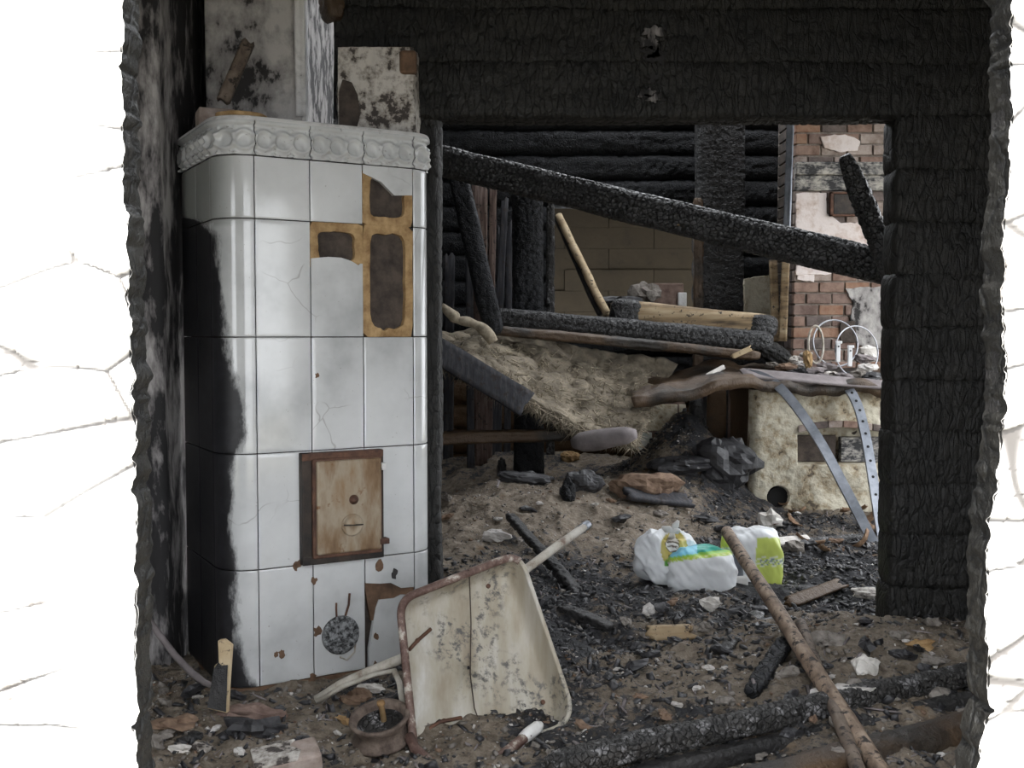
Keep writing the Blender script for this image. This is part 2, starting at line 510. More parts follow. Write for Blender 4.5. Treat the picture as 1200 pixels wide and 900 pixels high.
# ------------------------------------------------------------------ helpers: charred timber
def char_log(name, p0, p1, wd, ht, mat, parent=None, cu=.03, cv=.07, depth=.006, seed=0, sq=4.0, lump=.01, up=(0, 0, 1), step=None, nv=None, taper=1.0, ends=.02, sag=None, extra=None):
    """a burnt timber with a real alligator relief of cracks; wd across, ht along 'up'"""
    p0 = np.array(p0, float); p1 = np.array(p1, float)
    L = np.linalg.norm(p1 - p0); a = (p1 - p0) / L
    up = np.array(up, float); s = np.cross(a, up); s /= np.linalg.norm(s); u = np.cross(s, a)
    step = step or cu / 4.0
    nu = max(6, int(L / step) + 1)
    per = 2 * (wd + ht) * .88
    nv = nv or max(16, min(72, int(per / (cv / 6.0))))
    nv += nv % 2
    nb = max(3, int(round(per / cv)))
    U = np.linspace(0, 1, nu)[:, None] + np.zeros((1, nv)); ang = np.linspace(0, 2 * math.pi, nv, endpoint=False)[None, :] + np.zeros((nu, 1))
    ca, sa = np.cos(ang), np.sin(ang)
    rad = (np.abs(ca) ** sq + np.abs(sa) ** sq) ** (-1.0 / sq)
    wob = .35 * vnoise(U * L / cu * .5, ang * 2, 0 * U, seed + 5)
    F = worley(U * L / cu + wob, ang / (2 * math.pi) * nb + wob * .5, seed, nb)
    d = depth * (sstep(0, .24, F) - 1.0) + lump * fbm(U * L * 4 + seed * 3.1, ca * 1.3, sa * 1.3, seed, 3)
    tp = 1 + (taper - 1) * U
    k = np.minimum(U, 1 - U) * L
    if ends: tp = tp * (1 - .45 * np.exp(-k / ends))
    X = ca * rad * wd / 2 * tp; Y = sa * rad * ht / 2 * tp
    nrm = np.sqrt(X ** 2 + Y ** 2) + 1e-9
    X = X + X / nrm * d; Y = Y + Y / nrm * d
    C = p0 + a * (U * L)[..., None]
    if sag is not None: C = C + np.array(sag) * (4 * U * (1 - U))[..., None]
    P = C + s * X[..., None] + u * Y[..., None]
    V = P.reshape(-1, 3)
    Q = grid_quads(nu, nv, True)
    # close the ends with a centre vertex each, as degenerate quads
    c0, c1 = len(V), len(V) + 1
    V = np.vstack([V, P[0].mean(0), P[-1].mean(0)])
    j = np.arange(0, nv - 1, 2)
    e0 = np.stack([0 * j + c0, j, j + 1, (j + 2) % nv], -1)
    b = (nu - 1) * nv
    e1 = np.stack([0 * j + c1, b + (j + 2) % nv, b + j + 1, b + j], -1)
    me = fast_mesh(name, V, np.vstack([Q, e0, e1]))
    if extra: extra(me, V)
    return link(name, me, mat, parent)


def plank(name, p0, p1, wd, th, mat, parent=None, nrm=(0, -1, 0), seed=0, ragged=.0, n=14, curve=None, bow=.004):
    """a board from p0 to p1; wd across, th thick; ragged ends; optional curve offset function of t"""
    p0 = np.array(p0, float); p1 = np.array(p1, float); L = np.linalg.norm(p1 - p0)
    a = (p1 - p0) / L; nn = np.array(nrm, float); s = np.cross(a, nn); s /= np.linalg.norm(s); nn = np.cross(s, a)
    nw = 6
    T = np.linspace(0, 1, n)[:, None] + np.zeros((1, nw)); W = np.linspace(-.5, .5, nw)[None, :] + np.zeros((n, 1))
    off = ragged * (vnoise(W * 9 + seed, 0 * W, 0 * W + seed, seed))
    TT = T + off / L * np.where(T > .98, 1, np.where(T < .02, 1, 0))
    edge = wd * (1 + .08 * vnoise(T * L * 7 + seed, 0 * T, W, seed + 2))
    P = p0 + a * (TT * L)[..., None] + s * (W * edge)[..., None] + nn * (bow * vnoise(T * L * 3, W * 3, 0 * T, seed + 4))[..., None]
    if curve is not None: P = P + np.array([[curve(tt) for tt in row] for row in T])
    F = P + nn * th / 2; B = P - nn * th / 2
    m = n * nw
    V = np.vstack([F.reshape(-1, 3), B.reshape(-1, 3)])
    Q = [grid_quads(n, nw), grid_quads(n, nw, flip=True, base=m)]
    idx = np.arange(m).reshape(n, nw)
    ring = np.concatenate([idx[0, :], idx[1:, -1], idx[-1, -2::-1], idx[-2:0:-1, 0]])
    nx = np.roll(ring, -1)
    Q.append(np.stack([ring, nx, nx + m, ring + m], -1))
    me = fast_mesh(name, V, np.vstack(Q))
    b = bmesh.new(); b.from_mesh(me); bmesh.ops.recalc_face_normals(b, faces=b.faces); b.to_mesh(me); b.free()
    return link(name, me, mat, parent, smooth=False)


# ------------------------------------------------------------------ ground height
MOUNDS = [(-.05, 5.55, .75, .55, .22), (.55, 5.9, .5, .5, .14), (1.08, 6.45, .26, .4, .34), (.2, 7.3, 1.3, .5, .22), (1.35, 3.35, .45, .35, .10), (.75, 3.05, .5, .3, .05),
          (.35, 3.9, .5, .4, .05), (-.9, 2.6, .5, .4, .03), (-.15, 4.6, .35, .4, .06), (.9, 6.5, .5, .4, .22)]


def ground(x, y, fine=True):
    x = np.asarray(x, float); y = np.asarray(y, float)
    z = 0 * x
    for cx, cy, rx, ry, h in MOUNDS:
        z = z + h * np.exp(-((x - cx) / rx) ** 2 - ((y - cy) / ry) ** 2)
    z = z + .035 * fbm(x * 2.3, y * 2.3, 0 * x, 3, 3)
    if fine:
        z = z + .034 * fbm(x * 9, y * 9, 0 * x, 9, 3) + .020 * np.abs(fbm(x * 26, y * 26, 0 * x, 21, 3))
    return z


def gp(px, py):
    """where the line of sight through a pixel meets the ground"""
    d = ray(px, py)
    Y = np.linspace(2.0, 8.0, 1200); t_ = Y / d[1]
    X = d[0] * t_; Z = CAMZ + d[2] * t_
    k = np.argmax(Z < ground(X, Y))
    if not (Z < ground(X, Y)).any(): k = 960
    return np.array([X[k], Y[k], Z[k]])


# ================================================================== THE SETTING
# floor
gx = np.arange(-2.0, 2.75, .0135); gy = np.concatenate([np.arange(1.2, 4.5, .0135), np.arange(4.5, 9.0, .02)])
GX, GY = np.meshgrid(gx, gy, indexing='ij')
GZ = ground(GX, GY)
V = np.stack([GX, GY, GZ], -1).reshape(-1, 3)
me = fast_mesh('floor', V, grid_quads(len(gx), len(gy)))


def blob(cx, cy, rx, ry): return np.exp(-((GX - cx) / rx) ** 2 - ((GY - cy) / ry) ** 2)


zone = .40 + 0 * GX
zone -= .75 * blob(-.05, 5.5, .8, .6)          # heap of sandy fill
zone -= .5 * blob(.5, 5.6, .4, .4)
zone -= .55 * blob(1.35, 3.35, .5, .3)          # sandy slope by the log wall
zone -= .35 * blob(.55, 3.3, .35, .3)
zone -= .55 * blob(-.85, 2.7, .5, .35)
zone += .9 * blob(1.35, 4.6, .6, .7)            # bed of charcoal beyond the doorway
zone += .7 * blob(.2, 4.2, .4, .5)
zone += .45 * blob(.1, 3.3, .25, .4)
zone += .4 * blob(1.3, 6.2, .5, .5)
zone += .3 * blob(.25, 2.7, .3, .15)
attr(me, 'zone', zone)
fl = link('floor', me, MAT['floor'])
tag(fl, 'uneven floor of ash sand and charcoal rubble', kind='structure')

# yard outside, in front of the house
ob = MB().box((-9, -8, -.5), (11, 1.15, -.42)).box((2.9, 1.15, -.5), (11, 12, -.42)).build('ground_outside', MAT['earth'])
tag(ob, 'bare yard ground outside the burnt window', kind='structure')

# unseen side walls, added to block light and close the rooms off
wl = MB().prism([(1.25, -.2), (9.2, -.2), (9.2, 2.6), (7.9, 2.6), (5.0, 7.1), (1.25, 2.65)], ((0, 1, 0), (0, 0, 1)), (1, 0, 0), (-2.05, 0, 0), .15).build('wall_left', MAT['char_wall'])
tag(wl, 'unseen blackened left side wall that blocks light', kind='structure')
wr = MB()  # gap left in this wall to let sky light reach chimney and oven
for pg in ([(1.25, -.2), (4.15, -.2), (4.15, 6.1), (1.25, 2.65)], [(4.15, -.2), (6.6, -.2), (6.6, .25), (4.15, .25)], [(4.15, 2.5), (6.6, 2.5), (6.6, 4.8), (5.0, 7.1), (4.15, 6.1)], [(6.6, -.2), (9.2, -.2), (9.2, 2.6), (8.15, 2.6), (6.6, 4.8)]):
    wr.prism(pg, ((0, 1, 0), (0, 0, 1)), (1, 0, 0), (2.7, 0, 0), .15)
wr = wr.build('wall_right', MAT['char_wall'])
tag(wr, 'unseen blackened right side wall opened to let light in', kind='structure')
rf = MB().prism([(1.2, 2.65), (5.0, 7.1), (5.0, 7.16), (1.2, 2.71)], ((0, 1, 0), (0, 0, 1)), (1, 0, 0), (-2.05, 0, 0), 4.9).build('ceiling', MAT['roof'])  # unseen roof slope, added to keep direct sun out of the rooms
tag(rf, 'unseen front roof slope added to keep the sun out', kind='structure')
# unseen rear slope added to shade the back room, right half open for skylight
rr2 = empty('rear_shade_roof', (0, 6.5, 3.6)); tag(rr2, 'unseen rear roof boarding added to shade the back room', kind='structure')
for (x0, x1, ya, yb) in [(-2.05, .15, 5.0, 8.3), (.15, 2.85, 7.9, 8.3)]:
    za, zb = 7.1 - (ya - 5) * 1.44, 7.1 - (yb - 5) * 1.44
    MB().prism([(ya, za), (yb, zb), (yb, zb + .06), (ya, za + .06)], ((0, 1, 0), (0, 0, 1)), (1, 0, 0), (x0, 0, 0), x1 - x0).build('added_boarding', MAT['roof'], rr2)
MB().box((-2.05, 8.0, 2.30), (2.85, 10.4, 2.40)).build('shade_boarding', MAT['roof'], rr2)  # unseen cover, added to darken the wall beyond the window hole

# stub of plastered wall left of the stove
PX1 = -1.075
nu, nv = 60, 160
us = np.linspace(0, 1, nu); zs = np.linspace(-.05, 2.64, nv)
path = np.vstack([np.stack([np.linspace(-1.9, PX1 - .012, 40), np.full(40, 3.28)], -1), np.stack([np.full(28, PX1), np.linspace(3.292, 4.0, 28)], -1)])
nrmp = np.vstack([np.tile([0, -1.0], (40, 1)), np.tile([1.0, 0], (28, 1))])
S = np.arange(len(path))[:, None] + 0 * zs[None, :]; ZZ = zs[None, :] + 0 * S
dd = .010 * fbm(S * .13, 0 * S, ZZ * 3, 31, 4) + .005 * fbm(S * .5, 0 * S, ZZ * 11, 33, 3)
P = np.stack([path[:, 0][:, None] + nrmp[:, 0][:, None] * dd, path[:, 1][:, None] + nrmp[:, 1][:, None] * dd, ZZ], -1)
mb = MB().grid(P)
pil = mb.build('wall_stub', MAT['soot_plaster'], smooth=True, recalc=False)
m = pil.modifiers.new('solid', 'SOLIDIFY'); m.thickness = .08; m.offset = -1
pil.name = 'wall_side'
tag(pil, 'charred wall end with flaking pale plaster beside the stove', kind='structure')

# ---- front wall: posts struck by the sun; unseen side openings added to let light in
wf = empty('wall_front', (0, 1.22, -.4)); tag(wf, 'sunlit white cracked front wall around the window opening', kind='structure')


def post(name, x0, x1, edge_side, seed):
    """a painted post with alligator cracks and a ragged burnt edge; edge_side=+1: right edge faces the opening"""
    zs_ = np.concatenate([np.arange(-.4, .5, .02), np.arange(.5, 1.6, .0028), np.arange(1.6, 2.7, .02)]); n = len(zs_)
    xs = np.linspace(0, 1, 110)
    Z2, T2 = np.meshgrid(zs_, xs, indexing='ij')
    # ragged edge
    c7 = zs_ / .085 + .3 * vnoise(zs_ * 5, 0 * zs_, 0 * zs_, seed)
    notch = np.exp(-((c7 - np.round(c7)) / .07) ** 2) * (_h(np.round(c7).astype(np.int64), np.zeros(n, np.int64), np.zeros(n, np.int64), seed))
    rag = (.006 if edge_side > 0 else .020) * fbm(zs_ * 3.2, 0 * zs_, 0 * zs_, seed + 1, 3) + .005 * fbm(zs_ * 55, 0 * zs_, 0 * zs_, seed + 2, 3) - .010 * notch ** 3
    if edge_side < 0: rag = rag - .018 * (zs_ - 1.0)
    e0 = x0 + (0 if edge_side > 0 else -rag); e1 = x1 + (rag if edge_side > 0 else 0)
    X2 = (e0 + (e1 - e0) * xs[:, None]).T if not np.isscalar(e0) and not np.isscalar(e1) else None
    e0 = e0 + 0 * zs_; e1 = e1 + 0 * zs_
    X2 = e0[:, None] + (e1 - e0)[:, None] * T2
    wv = .25 * vnoise(X2 * 8, Z2 * 8, 0 * X2, seed + 3)
    F = worley(Z2 / .085 + wv, X2 / .20 + wv, seed + 4)
    F2 = worley(Z2 / .03 + wv, X2 / .05 + wv, seed + 6)
    msk = sstep(-.3, .3, vnoise(X2 * 7, Z2 * 4, 0 * X2, seed + 8))
    cr = np.clip((1 - sstep(.01, .07, F)) * (.6 + .4 * msk) + .6 * (1 - sstep(0, .08, F2)) * msk * msk, 0, 1)
    Y2 = 1.2 + .006 * cr + .004 * fbm(X2 * 10, Z2 * 10, 0 * X2, seed + 9, 3)
    # edge rounds off
    k = (x1 - X2 if edge_side > 0 else X2 - x0)
    P = np.stack([X2, Y2, Z2], -1)
    o = None
    me = fast_mesh('post', P.reshape(-1, 3), grid_quads(n, 110, flip=False))
    attr(me, 'crack', np.clip(cr * .9, 0, 1))
    o = link('post', me, MAT['post_paint'], wf)
    # burnt reveal behind the paint
    xe = (x1 + rag) if edge_side > 0 else (x0 - rag)
    yb = np.linspace(1.199, 1.255, 9)
    Zb, Yb = np.meshgrid(zs_, yb, indexing='ij')
    sg = 1 if edge_side > 0 else -1
    Xb = xe[:, None] - sg * .001 + sg * .004 * fbm(Zb * 60, Yb * 60, 0 * Zb, seed + 12, 3) * sstep(1.2, 1.215, Yb) 
    P2 = np.stack([Xb, Yb, Zb], -1)
    me2 = fast_mesh('reveal', P2.reshape(-1, 3), grid_quads(n, 9))
    link('reveal', me2, MAT['char_wall'], wf)
    bx = MB().box((min(x0, x1) + .012, 1.222, -.4), (max(x0, x1) - .012, 1.255, 2.68)).build('post_core', MAT['char'], wf)


post('post', -.74, at(153, 450, 1.2)[0], 1, 41)
post('post', at(1168, 450, 1.2)[0], .80, -1, 61)
for (x0, x1, z0, z1) in [(-2.05, 2.85, -.5, .32), (-2.05, 2.85, 1.74, 2.68)]:  # upper one hangs low, out of view, to keep sun off the floor
    MB().box((x0, 1.2, z0), (x1, 1.26, z1)).build('rail', MAT['post_paint'], wf)
for (x0, x1) in [(-2.05, -1.92), (-1.36, -.74), (1.55, 2.85)]:  # infill out of view, sized to shape the light from the side openings
    MB().box((x0, 1.2, .32), (x1, 1.26, 1.74)).build('unseen_infill', MAT['post_paint'], wf)

# ---- log wall between the two rooms
wm = empty('wall_middle', (.6, 3.69, 0)); tag(wm, 'charred black log wall with a wide doorway', kind='structure')
LZ = at(800, 135, 3.62)[2]; LH = .178
for i in range(5):
    zc = LZ + LH * (i + .5)
    char_log('log', (-.60, 3.69, zc), (2.7, 3.69, zc + .004 * (-1) ** i), .15, LH * 1.12, MAT['char_wall'], wm, cu=.034, cv=.08, depth=.0055, seed=100 + i, sq=9, lump=.010, step=.0055, nv=84, ends=.001)
for i in range(10):
    zc = LZ - LH * (i + .5)
    char_log('log', (1.287 + .003 * ((i * 7) % 3), 3.69, zc), (2.7, 3.69, zc), .15, LH * 1.12, MAT['char_wall'], wm, cu=.034, cv=.08, depth=.0055, seed=120 + i, sq=9, lump=.010, step=.0055, nv=84, ends=.006)
char_log('door_post', (-.292, 3.69, -.02), (-.292, 3.69, LZ + .02), .10, .13, MAT['char_wall'], wm, cu=.05, cv=.06, depth=.005, seed=141, up=(0, 1, 0), ends=.003, step=.012)
# scraps of lime on the logs over the doorway
for k, (px, py, r_) in enumerate([(766, 37, .030), (763, 50, .038), (760, 63, .03), (772, 66, .034), (765, 92, .020), (758, 110, .022), (768, 115, .026)]):
    c = at(px, py, 3.612)
    n = 34; a = np.linspace(0, 2 * math.pi, n, endpoint=False)
    rr = r_ * (1 + .75 * vnoise(np.cos(a) * 3.5 + k * 7, np.sin(a) * 2.5, 0 * a, 5))
    MB().prism([(rr[i] * math.cos(a[i]), .6 * rr[i] * math.sin(a[i])) for i in range(n)], ((1, 0, 0), (0, 0, 1)), (0, -1, 0), c, .006).build('lime_scrap', MAT['soot_plaster'], wm)

# ---- rear log wall with its window hole
YB = 8.0
wb = empty('wall_back', (.8, YB, 0)); tag(wb, 'burnt rear log wall with an empty window hole', kind='structure')
WX0, WX1 = at(650, 300, YB)[0], at(812, 300, YB)[0]
WZ0, WZ1 = at(700, 378, YB)[2], at(700, 238, YB)[2]
zc = -.05; i = 0
while zc < 2.75:
    h = .205
    zc2 = zc + h / 2
    mt = MAT['log_brown'] if zc2 < .72 else MAT['char_blue']
    kw = dict(cu=.06, cv=.12, depth=.010, sq=3, lump=.012, step=.022, ends=.002)
    if WZ0 < zc2 < WZ1:
        char_log('log', (-1.9, YB, zc2), (WX0, YB, zc2), .2, h, mt, wb, seed=200 + i, **kw)
        char_log('log', (WX1, YB, zc2), (2.7, YB, zc2), .2, h, mt, wb, seed=230 + i, **kw)
    else:
        char_log('log', (-1.9, YB, zc2), (2.7, YB, zc2), .2, h, mt, wb, seed=260 + i, **kw)
    zc += h * .90; i += 1
# boarded wall of the next building, seen through that hole
wrr = empty('wall_rear', (.8, 10.2, 0)); tag(wrr, 'dull brown boarded wall seen through the rear window hole', kind='structure')
MB().box((-1.9, 10.27, -.1), (3.6, 10.4, 2.6)).build('backing', MAT['rear'], wrr)
for i in range(12):
    for jx in range(5):
        x0 = -1.2 + jx * .85 + (.42 if i % 2 else 0)
        MB().box((x0 + .003, 10.2 + .003 * ((i * 3 + jx * 5) % 4), .25 + i * .2), (x0 + .8485, 10.28, .25 + i * .2 + .198)).build('board', MAT['rear'], wrr)

# ================================================================== THE TILED STOVE
PHI = math.radians(30)
SY0 = 3.12
SP = np.array([at(300, 390, SY0)[0], SY0])            # where the left round corner meets the flat front
SU = np.array([math.cos(PHI), math.sin(PHI)]); SN = np.array([-math.sin(PHI), math.cos(PHI)])   # along the front / into the stove
TW = .168; R1 = .1026; R2 = .075; SDL = .36
ROWZ = [at(300, y, SY0)[2] for y in (140, 182, 256, 395, 532, 668, 805)]
FLEN = 3 * TW


def s3(u, d, z):
    """stove space (along the front, depth, height) to world"""
    q = SP + SU * u + SN * d
    return np.array([q[0], q[1], z])


def outline(off, n=10):
    """plan outline of the stove shell, offset outwards by off; list of (u,d)"""
    pts = []
    pts.append((-R1 - off, R1 + SDL))
    for t_ in np.linspace(math.pi, 1.5 * math.pi, n):
        pts.append(((R1 + off) * math.cos(t_), R1 + (R1 + off) * math.sin(t_)))
    for t_ in np.linspace(1.5 * math.pi, 2 * math.pi, n):
        pts.append((FLEN + (R2 + off) * math.cos(t_), R2 + (R2 + off) * math.sin(t_)))
    pts.append((FLEN + R2 + off, R1 + SDL))
    return pts


stove = empty('tiled_stove', s3(FLEN / 2, .25, 0.0))
tag(stove, 'tall white tiled heating stove with sooted left side and missing tiles', 'stove')


def stove_slab(name, off, z0, z1, mat, bevel=0, off_top=None, smooth=False):
    o1 = outline(off); o2 = outline(off if off_top is None else off_top)
    k = len(o1)
    v = [s3(a, b, z0) for a, b in o1] + [s3(a, b, z1) for a, b in o2]
    f = [tuple(range(k)), tuple(range(2 * k - 1, k - 1, -1))] + [(i, i + k, (i + 1) % k + k, (i + 1) % k) for i in range(k)]
    return MB().add(v, f).build(name, mat, stove, bevel=bevel, smooth=smooth)


stove_slab('core', -.024, -.02, ROWZ[0] - .012, MAT['core'])
stove_slab('footing', -.006, -.03, ROWZ[6] - .002, MAT['basecl'])
stove_slab('cornice', .012, ROWZ[0] - .004, ROWZ[0] + .010, MAT['edge_pale'], .003, .005)
BX = ([150, 250, 258, 275, 300, 395, 400, 430, 480, 520, 540, 600, 700, 760, 800, 850], [190, 190, 232, 250, 254, 262, 264, 268, 286, 281, 272, 271, 273, 280, 296, 320])


def soot_shade_attr(me, V):
    px, py = proj(V)
    bx = np.interp(py, BX[0], BX[1])
    attr(me, 'soot', np.clip((bx - px) / 420.0, -.3, .3) + np.where(py < 250, -.2, 0))
    u_ = (V[:, :2] - SP) @ SU
    g = np.clip((-u_ - .02) / .08, 0, 1) * .9
    attr(me, 'left_shade', np.clip(g * np.where(py < 262, 1, .35), 0, 1))  # painted shade on the left face and corner, strongest in the top rows


def curved_tile(name, path, z0, z1, mat, th=.016, relief=None, gap=.0016, nz=None, bow=.0):
    """tile following a plan path [(u,d,nu,nd)], outward normals (nu,nd); front face is a dense grid"""
    path = np.array(path)
    nz = nz or 26
    zz = np.linspace(z0 + gap, z1 - gap, nz)
    zz = np.sort(np.concatenate([zz, zz[0] + np.array([.0012, .003, .0055]), zz[-1] - np.array([.0012, .003, .0055])])); nz = len(zz)
    tt = np.linspace(0, 1, len(path)); L0 = np.linalg.norm(np.diff(path[:, :2], axis=0), axis=1).sum()
    ex = np.array([.0012, .003, .0055]) / L0
    t2 = np.sort(np.concatenate([tt, ex, 1 - ex]))
    path = np.stack([np.interp(t2, tt, path[:, k]) for k in range(4)], -1)
    n = len(path)
    arc = np.concatenate([[0], np.cumsum(np.linalg.norm(np.diff(path[:, :2], axis=0), axis=1))]); L = arc[-1]
    A = arc[:, None] + 0 * zz[None, :]; Z = zz[None, :] + 0 * A
    ed = np.minimum(np.minimum(A, L - A), np.minimum(Z - zz[0], zz[-1] - Z))
    d = -.0022 * np.exp(-ed / .0014) + bow * np.sin(math.pi * (Z - z0) / (z1 - z0)) * np.sin(math.pi * A / L)
    if relief is not None: d = d + relief(A, Z, L)
    U = path[:, 0][:, None] + path[:, 2][:, None] * d; D = path[:, 1][:, None] + path[:, 3][:, None] * d
    Ub = path[:, 0][:, None] - path[:, 2][:, None] * th + 0 * Z; Db = path[:, 1][:, None] - path[:, 3][:, None] * th + 0 * Z
    def tw(U, D): 
        return np.stack([SP[0] + SU[0] * U + SN[0] * D, SP[1] + SU[1] * U + SN[1] * D, Z], -1).reshape(-1, 3)
    V = np.vstack([tw(U, D), tw(Ub, Db)])
    m_ = n * nz
    idx = np.arange(m_).reshape(n, nz)
    ring = np.concatenate([idx[0, :], idx[1:, -1], idx[-1, -2::-1], idx[-2:0:-1, 0]])
    nx = np.roll(ring, -1)
    Q = np.vstack([grid_quads(n, nz), np.stack([nx, ring, ring + m_, nx + m_], -1)])
    me = fast_mesh(name, V, Q)
    soot_shade_attr(me, V)
    return link(name, me, mat, stove)


def flat_path(u0, u1, n=14, gap=.0014): return [(u, 0, 0, -1) for u in np.linspace(u0 + gap, u1 - gap, n)]


def cornerL(n=22): return [(R1 * math.cos(t_), R1 + R1 * math.sin(t_), math.cos(t_), math.sin(t_)) for t_ in np.linspace(math.pi + .012, 1.5 * math.pi - .012, n)]


def cornerR(n=16): return [(FLEN + R2 * math.cos(t_), R2 + R2 * math.sin(t_), math.cos(t_), math.sin(t_)) for t_ in np.linspace(1.5 * math.pi + .02, 2 * math.pi - .02, n)]


def left_path(d0, d1, n=14): return [(-R1, d, -1, 0) for d in np.linspace(d1 - .0014, d0 + .0014, n)]


def right_path(d0, d1, n=8): return [(FLEN + R2, d, 1, 0) for d in np.linspace(d0 + .0014, d1 - .0014, n)]


def frieze_relief(k):
    def f(A, Z, L):
        zt, zb = Z.max(), Z.min(); v = (Z - zb) / (zt - zb)
        ph = A / L * k
        c = ph - np.floor(ph) - .5
        w_ = L / k
        # round shells with a rib between them, a leaf below
        r = np.sqrt((c * w_ * 1.05) ** 2 + ((v - .42) * (zt - zb)) ** 2)
        d = .012 * np.exp(-((r - .027) / .0060) ** 2) + .008 * np.exp(-(np.sqrt((c * w_) ** 2 + ((v - .25) * (zt - zb)) ** 2) / .013) ** 2)
        d += .012 * np.exp(-((np.abs(c) - .5) * w_ / .0055) ** 2) * (v < .8) * (.6 + .4 * np.cos(v * 22))
        d += .012 * sstep(.84, .9, v)                     # top lip
        d += .003 * np.exp(-((v - .04) / .05) ** 2)
        return d
    return f


SPLITS_L = [(R1, R1 + .168), (R1 + .168, R1 + SDL)]
NR = dict(nz=30)
for d0, d1 in SPLITS_L:
    curved_tile('frieze_tile', left_path(d0, d1, 44), ROWZ[1], ROWZ[0], MAT['frieze'], relief=frieze_relief(3), **NR)
curved_tile('frieze_tile', cornerL(44), ROWZ[1], ROWZ[0], MAT['frieze'], relief=frieze_relief(3), **NR)
for c in range(3):
    curved_tile('frieze_tile', flat_path(c * TW, (c + 1) * TW, 56), ROWZ[1], ROWZ[0], MAT['frieze'], relief=frieze_relief(3), **NR)
curved_tile('frieze_tile', cornerR(36), ROWZ[1], ROWZ[0], MAT['frieze'], relief=frieze_relief(2), **NR)


def poly_tile(name, poly, mat=None, th=.016, d0=-.0):
    """a broken tile: outline poly [(u,z)], front face at depth d0"""
    cpts = [(a, b) for a, b in poly]
    o3 = np.array([SP[0], SP[1], 0.0]) + np.array([SN[0], SN[1], 0]) * d0
    mb = MB().prism(cpts, ((SU[0], SU[1], 0), (0, 0, 1)), (SN[0], SN[1], 0), o3, th)
    me = mb.mesh(name)
    b = bmesh.new(); b.from_mesh(me); bmesh.ops.recalc_face_normals(b, faces=b.faces); b.to_mesh(me); b.free()
    V = np.array([v.co[:] for v in me.vertices])
    soot_shade_attr(me, V)
    return link(name, me, mat or MAT['glaze'], stove, smooth=False)


def stove_uz(px, py):
    """point of the flat front under a pixel, as (u,z)"""
    d = ray(px, py); n = np.array([SN[0], SN[1], 0])
    t_ = (np.array([SP[0], SP[1], 0]) @ n) / (d @ n)
    q = d * t_
    return float((q[:2] - SP) @ SU), float(q[2] + CAMZ)


def ring_frame(u0, u1, z0, z1, wd, cut=None):
    """ochre rim on the back of a missing tile: a ring with a rough rounded hollow"""
    n = 44
    a_ = np.linspace(0, 2 * math.pi, n, endpoint=False) + .03
    cu_, cz_ = (u0 + u1) / 2, (z0 + z1) / 2
    hu_, hz_ = (u1 - u0) / 2, (z1 - z0) / 2
    sq_ = lambda e: (np.abs(np.cos(a_)) ** e + np.abs(np.sin(a_)) ** e) ** (-1.0 / e)
    ko = sq_(60); ki = sq_(6) * (1 + .05 * vnoise(np.cos(a_) * 4 + u0 * 50, np.sin(a_) * 4, 0 * a_ + z0 * 9, 3))
    out = [(cu_ + hu_ * k * math.cos(t_), cz_ + hz_ * k * math.sin(t_)) for k, t_ in zip(ko, a_)]
    inn = [(cu_ + (hu_ - wd) * k * math.cos(t_), cz_ + (hz_ - wd) * k * math.sin(t_)) for k, t_ in zip(ki, a_)]
    v = [s3(u, .003 + .002 * math.sin(i), z) for i, (u, z) in enumerate(out)] + [s3(u, .005, z) for u, z in inn] + [s3(u, .024, z) for u, z in inn] + [s3(u, .024, z) for u, z in out]
    f = []
    for i in range(n):
        j = (i + 1) % n
        f += [(i, j, n + j, n + i), (n + i, n + j, 2 * n + j, 2 * n + i), (i, 3 * n + i, 3 * n + j, j)]
    return MB().add(v, f).build('tile_rim', MAT['ochre'], stove)


